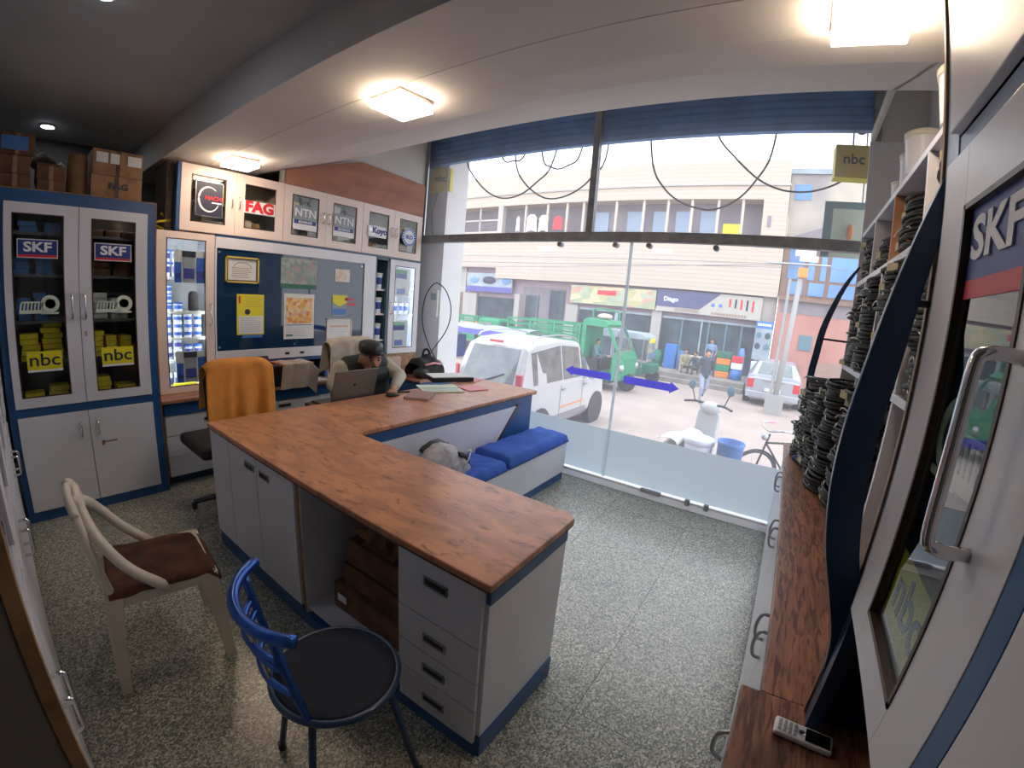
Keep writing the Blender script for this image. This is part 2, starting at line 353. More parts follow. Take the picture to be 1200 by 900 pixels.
def B(*a): return MB().box(*a)
def thing(name, label, cat, loc=(0, 0, 0), rotz=0, group=None, world=False):
    o = bpy.data.objects.new(name, None); C.objects.link(o); o.location = loc; o.rotation_euler = (0, 0, rotz)
    o['label'] = label; o['category'] = cat; o.empty_display_size = 0.05
    if group: o['group'] = group
    WROOT[o.name] = world
    return o
def struct(name, mb, m, bev=0, parent=None):
    o = mb.done(name, m, parent, bev)
    if parent is None: o['kind'] = 'structure'
    return o
def dup(src, loc, rotz=None, label=None, group=None, scale=None):
    r = src.copy(); C.objects.link(r); r.location = loc
    if rotz is not None: r.rotation_euler = (0, 0, rotz)
    if label: r['label'] = label
    if group: r['group'] = group
    if scale: r.scale = scale
    for ch in list(src.children):
        c = ch.copy(); C.objects.link(c); c.parent = r
        for g in list(ch.children):
            d = g.copy(); C.objects.link(d); d.parent = c
    return r
def text(name, s, size, m, parent, loc, rot, ext=0.0015, sx=1.0, align='CENTER', bold=0.0, label=None):
    cu = bpy.data.curves.new(name, 'FONT'); cu.body = s; cu.size = size; cu.extrude = ext; cu.align_x = align; cu.align_y = 'CENTER'; cu.offset = bold
    cu.resolution_u = 3
    t = bpy.data.objects.new(name, cu); C.objects.link(t)
    dg = bpy.context.evaluated_depsgraph_get(); me = bpy.data.meshes.new_from_object(t.evaluated_get(dg)); bpy.data.objects.remove(t)
    mtx = Matrix.Translation(Vector(loc)) @ rot.to_4x4() @ Matrix.Diagonal((sx, 1, 1, 1))
    if parent is not None and WROOT.get(rootof(parent).name): mtx = Matrix.Translation(-rootof(parent).location) @ mtx
    me.transform(mtx); me.materials.clear(); me.materials.append(M[m])
    o = bpy.data.objects.new(name, me); C.objects.link(o); o.parent = parent
    if label: o['label'] = label
    return o
RX = Matrix.Rotation(math.radians(90), 3, 'X')                                   # text facing -Y
RXR = Matrix.Rotation(math.radians(180), 3, 'Z') @ RX                            # facing +Y
RXW = Matrix.Rotation(math.radians(-90), 3, 'Z') @ RX                            # facing -X
def curve3(pts, n=6):
    """Catmull-Rom through points"""
    P = [Vector(p) for p in pts]; P = [P[0] * 2 - P[1]] + P + [P[-1] * 2 - P[-2]]; out = []
    for i in range(1, len(P) - 2):
        a, b, c, d = P[i - 1:i + 3]
        for k in range(n):
            t = k / n
            out.append(0.5 * ((2 * b) + (c - a) * t + (2 * a - 5 * b + 4 * c - d) * t * t + (3 * b - a - 3 * c + d) * t ** 3))
    out.append(P[-2]); return out
ORD = ['first', 'second', 'third', 'fourth', 'fifth', 'sixth', 'seventh', 'eighth', 'ninth', 'tenth', 'eleventh', 'twelfth', 'thirteenth', 'fourteenth', 'fifteenth', 'sixteenth']

# ================================================================ SETTING
fl = struct('floor', B(-0.6, -0.8, -0.12, 3.72, 4.95, -0.012), 'grout')
tile = None
for i in range(7):
    for j in range(10):
        x0, y0 = -0.6 + i * 0.62, -0.8 + j * 0.6
        x1, y1 = min(x0 + 0.62, 3.66), min(y0 + 0.6, 4.95)
        if x1 - x0 < 0.05 or y1 - y0 < 0.05: continue
        B(x0 + 0.001, y0 + 0.001, -0.012, x1 - 0.001, y1 - 0.001, 0).done('floor_tile', 'terrazzo', fl)
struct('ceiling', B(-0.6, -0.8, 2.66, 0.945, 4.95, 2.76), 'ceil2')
struct('trim_1', B(0.945, -0.8, 2.42, 1.258, 4.95, 2.9), 'ceil')
prof = [(1.262, 2.42), (1.5, 2.432), (1.75, 2.475), (2.1, 2.60), (2.6, 2.79), (2.6, 3.40), (1.262, 3.40)]
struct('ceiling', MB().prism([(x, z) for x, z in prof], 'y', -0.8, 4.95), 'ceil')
struct('ceiling', B(2.6, -0.8, 3.40, 3.72, 4.95, 3.5), 'ceil')
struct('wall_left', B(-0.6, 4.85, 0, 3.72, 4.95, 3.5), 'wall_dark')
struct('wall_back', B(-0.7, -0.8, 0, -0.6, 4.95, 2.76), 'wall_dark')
struct('wall_right', B(-0.6, -0.9, 0, 3.72, -0.8, 3.5), 'wallp')
struct('wall_front', B(3.62, 3.95, -0.12, 3.74, 4.95, 3.5), 'wallp')
struct('wall_front', B(3.62, -0.9, -0.12, 3.74, -0.50, 3.5), 'wallp')
struct('wall_left', B(1.9, 3.74, 2.40, 3.62, 3.82, 3.40), 'wallp')      # pale wall over the panelling
struct('trim_2', B(3.60, -0.5, -0.12, 3.76, 3.95, 0.02), 'pillarw', 0.004)   # sill under the glass
struct('trim_3', B(3.47, -0.16, -0.01, 3.599, 3.5, 0.004), 'pillarw')      # pale threshold strip
# window: frame, panes, frosted film, fittings
wf = struct('window_1', B(3.595, -0.5, 2.124, 3.665, 3.92, 2.205), 'darkalu', 0.004)
B(3.60, 1.645, 2.205, 3.66, 1.705, 3.40).done('mullion', 'darkalu', wf)
B(3.60, 3.86, 0.02, 3.66, 3.92, 3.40).done('frame_post', 'steel', wf)
B(3.60, -0.5, 0.02, 3.66, -0.45, 3.40).done('frame_post', 'darkalu', wf)
B(3.585, 3.70, 2.21, 3.60, 3.86, 3.40).done('frame_post', 'steel', wf)
for a, b, c, d in ((-0.45, 1.645, 2.205, 3.40), (1.705, 3.86, 2.205, 3.40), (-0.45, 1.268, 0.03, 2.124), (1.272, 2.098, 0.03, 2.124), (2.102, 3.86, 0.03, 2.124)):
    B(3.626, a, c, 3.634, b, d).done('pane', 'glass', wf)
B(3.618, -0.45, 0.04, 3.6255, 1.26, 0.475).done('frosted_film', 'film', wf)
B(3.618, 1.28, 0.04, 3.6255, 3.84, 0.475).done('frosted_film', 'film', wf)
B(3.612, 1.258, 0.03, 3.624, 1.282, 2.124).done('edge_strip', 'film', wf)
for y in (1.957, 1.414, 1.118, 0.578): MB().cyl((3.60, y, 2.095), (3.66, y, 2.095), 0.022, n=12).done('glass_clamp', 'darkalu', wf)
B(3.585, 0.72, 0.0, 3.617, 0.90, 0.035).done('patch_fitting', 'steel', wf, 0.003)
for y in (0.485, 0.327): MB().cyl((3.575, y, 0.0), (3.575, y, 0.05), 0.022, n=12).done('door_stop', 'darkalu', wf)
# arrows stuck on the glass
def arrow(y0, y1, z, label, head):
    h = 0.032; hy = 0.075; s = 1 if y1 > y0 else -1
    pts = [(y0, z - h), (y1 - s * hy, z - h), (y1 - s * hy, z - h * 1.55), (y1, z), (y1 - s * hy, z + h * 1.55), (y1 - s * hy, z + h), (y0, z + h)]
    MB().prism(pts, 'x', 3.6205, 3.6245).solo('arrow_sticker', 'arrow', label, 'sticker', 'arrow stickers on the glass front')
arrow(1.32, 1.77, 0.95, 'violet blue arrow sticker pointing left on the glass front, left of the glass joint', 0)
arrow(1.20, 0.72, 0.95, 'violet blue arrow sticker pointing right on the glass front, right of the glass joint', 0)
# rolled shutter outside, slat by slat
sh = thing('rolling_shutter', 'blue steel rolling shutter pulled up above the glass front', 'shutter', (3.8, 1.7, 3.05), world=True)
for i in range(6):
    z = 3.05 + i * 0.062
    MB().prism([(3.73, z), (3.75 + 0.02, z + 0.01), (3.76, z + 0.05), (3.73, z + 0.06), (3.715, z + 0.03)], 'y', -0.62, 3.86).done('slat', 'shutter', sh)
B(3.72, -0.62, 3.42, 4.0, 4.2, 3.5).done('casing', 'shutter', sh)
B(3.715, -0.62, 3.035, 3.775, 3.86, 3.052).done('bottom_rail', 'shutter', sh)
# brown panelling above the hanging cabinets
MB().prism([(1.905, 2.405), (3.56, 2.405), (3.56, 2.76), (2.68, 2.785), (2.1, 2.595), (1.905, 2.525)], 'y', 3.702, 3.72).solo('wood_panel', 'ply', 'reddish brown plywood panel above the hanging cabinets, under the sloping ceiling', 'panel')

# lamps
def ceiling_lamp(x, y, z, label):
    t = thing('ceiling_lamp', label, 'lamp', (x, y, z - 0.05), group='square ceiling lamps'); h = 0.105
    B(-h, -h, 0.034, h, h, 0.05).done('casing', 'lampcase', t, 0.004)
    B(-h + 0.002, -h + 0.002, -0.002, h - 0.002, h - 0.002, 0.034).done('diffuser', 'lampface', t, 0.003)
ceiling_lamp(1.375, 3.39, 2.425, 'square ceiling lamp nearest the hanging cabinets')
ceiling_lamp(1.375, 1.63, 2.425, 'square ceiling lamp in the middle of the ceiling, above the counter desk')
ceiling_lamp(1.36, -0.16, 2.425, 'square ceiling lamp closest to the belt shelves, largest of the three')
for x, y, lb in ((0.241, 4.40, 'round white downlight above the cartons on the tall cabinet'), (0.247, 2.20, 'round downlight in the dark rear ceiling at the top edge of the picture')):
    t = thing('downlight', lb, 'lamp', (x, y, 2.645), group='round downlights')
    MB().lathe([(0.03, 0.014), (0.062, 0.014), (0.062, 0.006), (0.045, 0.0)], n=24).done('ring', 'whitep', t, smooth=True)
    MB().lathe([(0.0001, -0.001), (0.044, -0.001), (0.044, 0.003)], n=24).done('diffuser', 'spotface', t)

# ================================================================ CABINETS
def bar_handle(parent, x, y, z0, z1, depth=0.035, r=0.006, m='chrome', horiz=False, name='handle'):
    """bow handle in front (-Y) of a door"""
    if horiz: pts = [(z0, y, x), (z0, y - depth * .8, x), (z0 + 0.012, y - depth, x), (z1 - 0.012, y - depth, x), (z1, y - depth * .8, x), (z1, y, x)]
    else: pts = [(x, y, z0), (x, y - depth * .8, z0), (x, y - depth, z0 + 0.012), (x, y - depth, z1 - 0.012), (x, y - depth * .8, z1), (x, y, z1)]
    return MB().tube(pts, r, 8).done(name, m, parent, smooth=True)
def glass_door(t, x0, x1, z0, z1, y, fw, m, gx=None, th=0.02, name='door', rail=None):
    """door with a framed pane; local front faces -Y"""
    rz = rail or fw
    a, b = (x0 + fw, x1 - fw) if gx is None else gx
    mb = MB().box(x0, y, z0, a, y + th, z1).box(b, y, z0, x1, y + th, z1).box(a, y, z0, b, y + th, z0 + rz).box(a, y, z1 - rz, b, y + th, z1)
    d = mb.done(name, m, t, 0.0)
    B(a - 0.004, y + 0.006, z0 + rz - 0.004, b + 0.004, y + 0.011, z1 - rz + 0.004).done('pane', 'cabglass', d)
    g = 0.007
    MB().box(a, y - 0.001, z0 + rz, a + g, y + 0.006, z1 - rz).box(b - g, y - 0.001, z0 + rz, b, y + 0.006, z1 - rz).box(a, y - 0.001, z0 + rz, b, y + 0.006, z0 + rz + g).box(a, y - 0.001, z1 - rz - g, b, y + 0.006, z1 - rz).done('glazing_bead', 'dark_edge', d)
    return d
def carcass(t, x0, x1, y0, y1, z0, z1, m, inside, shelves=(), th=0.02, sm='insidelt'):
    MB().box(x0, y0, z0, x0 + th, y1, z1).box(x1 - th, y0, z0, x1, y1, z1).box(x0, y0, z1 - th, x1, y1, z1).box(x0, y0, z0, x1, y1, z0 + th).done('body', m, t)
    B(x0 + th, y1 - 0.012, z0 + th, x1 - th, y1, z1 - th).done('back_panel', inside, t)
    for z in shelves: B(x0 + th, y0 + 0.03, z - 0.018, x1 - th, y1 - 0.012, z).done('shelf', sm, t)
def skf_sign(t, cx, z0, z1, w, y, rot=RX, s=-1):
    h = z1 - z0
    B(cx - w / 2 - 0.005, y, z0 - 0.005, cx + w / 2 + 0.005, y + 0.002, z1 + 0.005).done('sticker_edge', 'whitep', t)
    k = B(cx - w / 2, y - 0.001, z0 + h * 0.14, cx + w / 2, y + 0.001, z1).done('brand_sticker', 'skf', t)
    B(cx - w / 2, y - 0.001, z0, cx + w / 2, y + 0.001, z0 + h * 0.14).done('sticker_stripe', 'redink', t)
    text('lettering', 'SKF', h * 0.78, 'whitep', k, (cx, y - 0.002, z0 + h * 0.57), rot, sx=1.25, bold=0.0025)
def nbc_sign(t, cx, z0, z1, w, y, rot=RX):
    k = B(cx - w / 2, y - 0.001, z0, cx + w / 2, y + 0.001, z1).done('brand_sticker', 'yellow', t)
    B(cx - w / 2, y - 0.0015, z0, cx + w / 2, y + 0.001, z0 + (z1 - z0) * 0.10).done('sticker_stripe', 'whitep', t)
    text('lettering', 'nbc', (z1 - z0) * 0.86, 'ink', k, (cx, y - 0.002, z0 + (z1 - z0) * 0.56), rot, sx=1.15, bold=0.001)
def bearing_sticker(t, cx, cz, y, s=1.0):
    mb = MB().lathe([(0.045 * s, 0.0), (0.052 * s, 0.0), (0.052 * s, 0.002), (0.045 * s, 0.002)], (cx + 0.055 * s, y, cz + 0.012 * s), 20, 'y')
    mb.lathe([(0.018 * s, 0.0), (0.030 * s, 0.0), (0.030 * s, 0.002), (0.018 * s, 0.002)], (cx + 0.055 * s, y, cz + 0.012 * s), 16, 'y')
    mb.box(cx - 0.115 * s, y, cz - 0.045 * s, cx + 0.035 * s, y + 0.002, cz - 0.025 * s)
    for i in range(7):
        x = cx - 0.112 * s + i * 0.019 * s; mb.prism([(x, cz - 0.025 * s), (x + 0.008 * s, cz - 0.025 * s), (x + 0.016 * s, cz + 0.018 * s + i * 0.001), (x + 0.006 * s, cz + 0.016 * s)], 'y', y, y + 0.002)
    mb.box(cx - 0.10 * s, y, cz + 0.018 * s, cx + 0.0 * s, y + 0.002, cz + 0.026 * s)
    mb.box(cx + 0.0 * s, y, cz - 0.05 * s, cx + 0.10 * s, y + 0.002, cz - 0.038 * s)
    return mb.done('bearing_picture', M['greenpaper'], t, label='pale printed picture of bearings')

# --- tall cabinet (front plane y=3.51)
YT = 3.51
t = thing('tall_cabinet', 'tall blue cabinet with two white glass doors over two white doors, against the left wall', 'cabinet', (0.4, YT + 0.2, 0), world=True)
carcass(t, -0.06, 0.85, YT + 0.012, YT + 0.42, 0.0, 2.04, 'blue', 'inside', (0.75, 1.02, 1.27, 1.55, 1.80), sm='inside')
MB().box(-0.06, YT, 0.0, -0.02, YT + 0.02, 2.04).box(0.795, YT, 0.0, 0.85, YT + 0.02, 2.04).box(-0.02, YT, 1.965, 0.795, YT + 0.02, 2.04).box(-0.02, YT, 0.69, 0.795, YT + 0.02, 0.745).box(-0.02, YT, 0.0, 0.795, YT + 0.02, 0.07).done('face_frame', 'blue', t)
MB().box(-0.06, YT - 0.002, 2.04, 0.853, YT + 0.42, 2.046).box(0.85, YT - 0.002, 0, 0.855, YT + 0.42, 2.046).done('edge_band', 'edge', t)
B(-0.06, YT + 0.012, 0.0, 0.85, YT + 0.42, 0.012).done('plinth', 'dark_edge', t)
for x0, x1, gx, n, hx in ((-0.02, 0.383, (0.022, 0.303), 0, 0.338), (0.387, 0.795, (0.456, 0.722), 1, 0.412)):
    d = glass_door(t, x0, x1, 0.747, 1.963, YT - 0.018, 0.07, 'white', gx, rail=0.062)
    bar_handle(d, hx, YT - 0.018, 1.28, 1.43)
    skf_sign(d, 0.16 if n == 0 else 0.586, 1.648, 1.748, 0.21, YT - 0.019)
    bearing_sticker(d, 0.165 if n == 0 else 0.592, 1.362, YT - 0.019)
    nbc_sign(d, 0.168 if n == 0 else 0.594, 0.965, 1.09, 0.195, YT - 0.019)
    if n: B(0.405, YT - 0.021, 1.17, 0.42, YT - 0.018, 1.20).done('lock', 'steel', d)
    d2 = B(x0, YT - 0.018, 0.072, x1, YT + 0.002, 0.688).done('door', 'white', t, 0.002)
    bar_handle(d2, 0.33 if n == 0 else 0.432, YT - 0.018, 0.525, 0.615)
    if n: MB().box(0.445, YT - 0.021, 0.44, 0.462, YT - 0.018, 0.475).box(0.462, YT - 0.021, 0.458, 0.54, YT - 0.018, 0.468).done('lock', 'edge', d2)
# contents
def carton(x0, y0, z0, x1, y1, z1, m, label, group, name='carton', tape=True, cat='box'):
    t = thing(name, label, cat, ((x0 + x1) / 2, (y0 + y1) / 2, z0), group=group, world=True)
    B(x0, y0, z0, x1, y1, z1).done('body', m, t, 0.002)
    if tape: B((x0 + x1) / 2 - 0.012, y0 - 0.0015, z0 + 0.002, (x0 + x1) / 2 + 0.012, y1, z1 + 0.0015).done('tape', 'edge' if m != 'card' else 'dark_edge', t)
    return t
n = 0
SHN = {0.71: 'bottom', 0.75: 'lowest', 1.02: 'second', 1.27: 'third', 1.55: 'fourth', 1.80: 'top'}
sets = [('yellowbox', [(0.75, 0.05, 0.16, 2), (0.75, 0.19, 0.30, 3), (0.75, 0.46, 0.56, 4), (0.75, 0.60, 0.72, 2), (1.02, 0.05, 0.15, 5), (1.02, 0.17, 0.28, 7), (1.02, 0.455, 0.53, 5), (1.02, 0.545, 0.61, 4), (1.02, 0.64, 0.71, 4)]),
        ('insidelt', [(1.27, 0.46, 0.56, 5), (1.27, 0.59, 0.69, 4)]),
        ('drumb', [(1.27, 0.14, 0.21, 5), (1.27, 0.04, 0.11, 4), (1.55, 0.04, 0.12, 3), (1.55, 0.15, 0.24, 3), (1.80, 0.06, 0.16, 2), (1.80, 0.20, 0.29, 2)]),
        ('carddk', [(1.80, 0.46, 0.54, 1), (1.80, 0.56, 0.64, 1), (1.80, 0.66, 0.73, 1), (1.55, 0.46, 0.58, 3), (1.55, 0.61, 0.72, 2)])]
NM = {'yellowbox': 'yellow', 'insidelt': 'pale grey', 'drumb': 'blue', 'carddk': 'brown'}
for m_, L in sets:
    for z, a, b, k in L:
        dr = 'left' if a < 0.38 else 'right'
        pile = 'left' if a in (0.05, 0.04, 0.06, 0.46, 0.455) else ('right' if a > 0.58 or a in (0.17, 0.19, 0.20, 0.15) else 'middle')
        for i in range(k):
            j = random.uniform(-0.008, 0.008)
            h = 0.034 if m_ != 'carddk' else 0.05
            mb = B(a + j, 3.60 + j, z + i * h, b + j, 3.72, z + i * h + h - 0.003)
            mb.solo('bearing_box', m_, f'{NM[m_]} box, {ORD[i]} up, {pile} pile, {SHN[z]} shelf, {dr} glass door of tall cabinet', 'box', 'bearing boxes in the tall cabinet')
# cartons on the top
TOPZ = 2.047
def topbox(x0, x1, z0, z1, m, label, yy=3.56, **k): return carton(x0, yy, z0, x1, yy + 0.26, z1, m, label, 'cartons on the tall cabinet', **k)
a = topbox(0.455, 0.765, TOPZ, 2.19, 'card', 'brown carton printed with three letters, on the tall cabinet at its right end')
text('lettering', 'FAG', 0.055, 'ink', a, (0.62, 3.5575, 2.125), RX, sx=1.2, bold=0.001)
a = topbox(0.46, 0.765, 2.192, 2.355, 'card', 'upper brown carton with white labels, standing on the lettered carton')
for x, w_ in ((0.48, 0.07), (0.565, 0.055), (0.67, 0.085)): B(x, 3.557, 2.27, x + w_, 3.559, 2.335).done('paper_label', 'paper', a)
MB().lathe([(0.055, 0.0), (0.062, 0.02), (0.06, 0.24), (0.05, 0.27), (0.048, 0.27)], (0.385, 3.66, TOPZ), 14).solo('paper_roll', 'card', 'upright rolled brown paper bundle between the cartons on the tall cabinet', 'roll', smooth=True)
topbox(0.155, 0.31, TOPZ, 2.115, 'carddk', 'old brown box with white label, lowest of the middle pile on the tall cabinet')
topbox(0.15, 0.31, 2.117, 2.20, 'carddk', 'dark brown box, second in the middle pile on the tall cabinet')
MB().grid(lambda u, v: (0.12 + u * 0.19, 3.55 + v * 0.26, 2.235 + 0.035 * math.sin(u * 5) * math.cos(v * 3) + 0.02 * noise.noise(Vector((u * 9, v * 9, 0)))), 14, 10).solo('plastic_sheet', 'paper', 'crumpled white plastic sheet thrown over the middle pile of boxes', 'sheet', smooth=True)
topbox(0.15, 0.29, 2.202, 2.215, 'carddk', 'flattened dark carton under the plastic sheet', tape=False)
topbox(-0.05, 0.12, TOPZ, 2.13, 'carddk', 'old dark box, lowest of the left pile on the tall cabinet')
topbox(-0.05, 0.115, 2.132, 2.24, 'carddk', 'old dark box, second in the left pile on the tall cabinet')
topbox(-0.05, 0.135, 2.242, 2.37, 'carddk', 'box with blue printed side, topmost of the left pile on the tall cabinet')
B(-0.045, 3.556, 2.27, 0.10, 3.559, 2.35).solo('shipping_label', 'drumb', 'blue printed sheet on the topmost box of the left pile', 'label')
# space right of the tall cabinet: rope and dark crates
t = thing('filler_board', 'dark brown upright board beside the hanging cabinets', 'board', (1.03, 3.9, 1.9), world=True)
B(0.98, 3.78, 1.895, 1.04, 4.1, 2.418).done('board', 'dark_edge', t)
MB().tube([(0.93 + 0.05 * math.cos(a_ * .7) + 0.006 * a_, 3.80 + 0.03 * math.sin(a_ * .7), 1.905 + 0.009 * a_) for a_ in range(14)], 0.009, 6).solo('rope', 'yellowbox', 'coil of yellow brown rope lying beside the hanging cabinets', 'rope', smooth=True)

# --- wall counter under the display (top z=.68)
t = thing('wall_counter', 'low wall counter with wood top, blue rail and white drawers under the display board', 'counter', (2.2, 3.85, 0), world=True)
B(0.86, 3.50, 0.655, 3.58, 4.12, 0.68).done('worktop', 'desk_x', t, 0.003)
B(0.88, 3.58, 0.07, 3.57, 4.1, 0.655).done('body', 'white', t)
B(0.88, 3.62, 0.0, 3.57, 4.1, 0.07).done('plinth', 'navy', t)
B(0.88, 3.545, 0.555, 3.57, 3.58, 0.655).done('rail', 'blue', t)
B(3.02, 3.06, 0.655, 3.58, 3.499, 0.68).done('corner_worktop', 'desk_x', t, 0.003); B(3.05, 3.09, 0.0, 3.57, 3.54, 0.655).done('corner_body', 'blue', t)
def cup(parent, x, y, z, w_=0.10, h=0.028, name='handle'):
    """recessed letter-box pull, facing -Y"""
    p = MB().box(x - w_ / 2, y - 0.006, z - h / 2, x + w_ / 2, y, z - h / 2 + 0.005).box(x - w_ / 2, y - 0.006, z + h / 2 - 0.005, x + w_ / 2, y, z + h / 2).box(x - w_ / 2, y - 0.006, z - h / 2, x - w_ / 2 + 0.005, y, z + h / 2).box(x + w_ / 2 - 0.005, y - 0.006, z - h / 2, x + w_ / 2, y, z + h / 2).done(name, 'steel', parent)
    B(x - w_ / 2 + 0.004, y - 0.003, z - h / 2 + 0.004, x + w_ / 2 - 0.004, y - 0.001, z + h / 2 - 0.004).done('recess', 'black', parent)
    return p
for i, (z0, z1) in enumerate(((0.395, 0.55), (0.235, 0.39), (0.075, 0.23))):
    for x0, x1 in ((0.885, 1.40),):
        d = B(x0, 3.56, z0, x1, 3.58, z1).done('drawer', 'white', t, 0.002); cup(d, 1.22, 3.56, z1 - 0.06)
cup(t, 1.19, 3.545, 0.605, 0.09, name='rail_handle')
for x0, x1, hx in ((1.405, 1.70, 1.55), (1.705, 2.20, 1.86), (2.205, 2.62, 2.4), (2.625, 3.04, 2.82)):
    d = B(x0, 3.56, 0.075, x1, 3.58, 0.545).done('door', 'white', t, 0.002); cup(d, hx, 3.56, 0.50, 0.12)

# --- left glass cabinet
t = thing('glass_cabinet', 'tall narrow white glass-door cabinet of blue tubs left of the display board', 'cabinet', (1.12, 3.85, 0.68), world=True)
carcass(t, 0.905, 1.33, 3.72, 4.05, 0.682, 1.895, 'white', 'insidelt', (0.93, 1.10, 1.30, 1.56), sm='insidelt')
d = glass_door(t, 0.905, 1.33, 0.684, 1.893, 3.70, 0.062, 'cream', (0.972, 1.262), rail=0.05)
bar_handle(d, 1.298, 3.70, 1.20, 1.36, 0.03)
for x_ in (0.928, 1.30): B(x_, 3.728, 0.72, x_ + 0.008, 3.745, 1.87).done('led_strip', 'strip', t)
def tub(x, y, z, r, h, lid, label, group, handle=False, lab='jarn'):
    t = thing('grease_tub', label, 'tub', (x, y, z), group=group)
    MB().lathe([(r * 0.88, 0), (r * 0.9, 0.004), (r, h * 0.86), (r, h * 0.88)], n=16).done('body', 'jarw', t, smooth=True)
    MB().lathe([(r * 1.05, h * 0.84), (r * 1.06, h * 0.98), (r * 0.95, h), (0.001, h)], n=16).done('lid', lid, t, smooth=True)
    ang = [math.radians(a_) for a_ in range(-150, -29, 15)]
    mb = MB(); rr = r * 1.0 + 0.001
    for i in range(len(ang) - 1):
        a0, a1 = ang[i], ang[i + 1]
        mb.add([(rr * .94 * math.cos(a0), rr * .94 * math.sin(a0), h * .28), (rr * .94 * math.cos(a1), rr * .94 * math.sin(a1), h * .28), (rr * math.cos(a1), rr * math.sin(a1), h * .7), (rr * math.cos(a0), rr * math.sin(a0), h * .7)], [(0, 1, 2, 3)])
    mb.done('label_band', lab, t, fix=False)
    return t
def row(z, xs, r, h, lid, desc, y=3.83, lab='jarn', cab='left glass cabinet', levels=1, grp='grease tubs behind glass'):
    for lv in range(levels):
        for i, x in enumerate(xs):
            tub(x, y, z + lv * (h + 0.001), r, h, lid, f'{desc}, {ORD[i]} from left' + (f', {ORD[lv]} level' if levels > 1 else '') + f', {cab}', grp, lab=lab)
row(0.702, (1.00, 1.075, 1.15, 1.225), 0.033, 0.12, 'jarw', 'white tub, navy label, lowest shelf')
row(0.93, (1.005, 1.08), 0.032, 0.075, 'jarw', 'small white tub on the second shelf', levels=2)
row(1.10, (1.005, 1.085, 1.16, 1.235), 0.034, 0.058, 'jarw', 'short white tub, middle shelf', levels=3, lab='jarb')
row(1.30, (1.01, 1.09), 0.037, 0.066, 'jarb', 'blue-lidded tub on the fourth shelf', levels=1, lab='jarb')
row(1.368, (1.01,), 0.037, 0.066, 'jarb', 'blue-lidded tub standing on another one', levels=2, lab='jarb')
row(1.56, (1.0, 1.08, 1.16, 1.235), 0.035, 0.11, 'jarb', 'blue-lidded tub on the top shelf', lab='jarn')
row(1.672, (1.0, 1.08, 1.16), 0.034, 0.09, 'jarb', 'blue-lidded tub, upper row of top shelf', lab='jarn')
row(0.93, (1.16, 1.235), 0.032, 0.11, 'jarb', 'navy-labelled jar, second shelf')
MB().prism([(1.18, 1.302), (1.25, 1.302), (1.25, 1.43), (1.235, 1.455), (1.195, 1.455), (1.18, 1.43)], 'y', 3.82, 3.87).solo('jerry_can', 'black', 'black plastic can standing at the right of the fourth shelf, left glass cabinet', 'can', bev=0.006)
def pic_sign(nm, x0, z0, x1, z1, y, m, label, cat='sign'):
    t = thing(nm, label, cat, ((x0 + x1) / 2, y, z0), world=True); B(x0, y, z0, x1, y + 0.004, z1).done('board', m, t); return t
for z0, lb in ((1.52, 'upper'), (0.76, 'lower')):
    s_ = pic_sign('product_card', 1.03, z0, 1.265, z0 + 0.24, 3.712, 'jarw', f'cut-out card showing three blue and white grease jars, {lb} one inside the left glass door', 'card')
    for k, (a_, b_, h_) in enumerate(((1.035, 1.085, 0.15), (1.095, 1.185, 0.235), (1.195, 1.26, 0.19))):
        B(a_, 3.709, z0, b_, 3.712, z0 + h_).done('printed_jar', ['jarb', 'signblue', 'jarb'][k], s_)
        B(a_ + 0.006, 3.7075, z0 + 0.03, b_ - 0.006, 3.709, z0 + h_ * 0.45).done('printed_label', ['jarn', 'jarn', 'jarn'][k], s_)
    B(1.09, 3.7075, z0 + 0.19, 1.19, 3.709, z0 + 0.235).done('printed_lid', 'ink', s_)
B(1.02, 3.75, 0.702, 1.20, 3.80, 0.745).solo('pouch', 'yellow', 'yellow pouch lying on the cabinet floor below the jars', 'pouch', bev=0.01)

# --- right glass cabinet and open shelf
t = thing('glass_cabinet', 'narrow white glass-door cabinet of grease cans at the right end beside the glass front', 'cabinet', (3.35, 3.85, 0.86), world=True)
carcass(t, 3.125, 3.56, 3.72, 4.05, 0.862, 1.885, 'white', 'insidelt', (1.30, 1.60), sm='insidelt')
d = glass_door(t, 3.125, 3.56, 0.864, 1.883, 3.70, 0.07, 'white', None, rail=0.06)
bar_handle(d, 3.155, 3.70, 1.30, 1.42, 0.03)
for x_ in (3.148, 3.53): B(x_, 3.728, 0.90, x_ + 0.008, 3.745, 1.86).done('led_strip', 'strip', t)
cab = 'right glass cabinet'
row(0.882, (3.22, 3.31, 3.40, 3.47), 0.036, 0.08, 'jarb', 'small tub with blue lid on the lowest shelf', cab=cab, lab='jarb')
row(1.30, (3.22, 3.31, 3.40, 3.475), 0.036, 0.12, 'jarw', 'white tub with blue lettering on the middle shelf', cab=cab, lab='jarb')
row(1.60, (3.23, 3.33, 3.43), 0.04, 0.10, 'jarw', 'white tub on the top shelf', cab=cab, lab='jarb')
for z0, lb in ((1.50, 'upper'), (0.93, 'lower')):
    s_ = pic_sign('product_card', 3.21, z0, 3.42, z0 + 0.30, 3.712, 'jarw', f'cut-out card of a white can with green top, {lb} one inside the right glass door', 'card')
    B(3.215, 3.709, z0 + 0.24, 3.375, 3.712, z0 + 0.285).done('printed_band', 'green', s_); B(3.215, 3.709, z0 + 0.19, 3.375, 3.712, z0 + 0.24).done('printed_label', 'jarn', s_)
    B(3.24, 3.709, z0 + 0.02, 3.35, 3.712, z0 + 0.08).done('printed_logo', 'jarb', s_)
t = thing('open_shelf', 'narrow open wall shelf holding white pails between the display board and the right glass cabinet', 'shelf', (3.02, 3.85, 0.86), world=True)
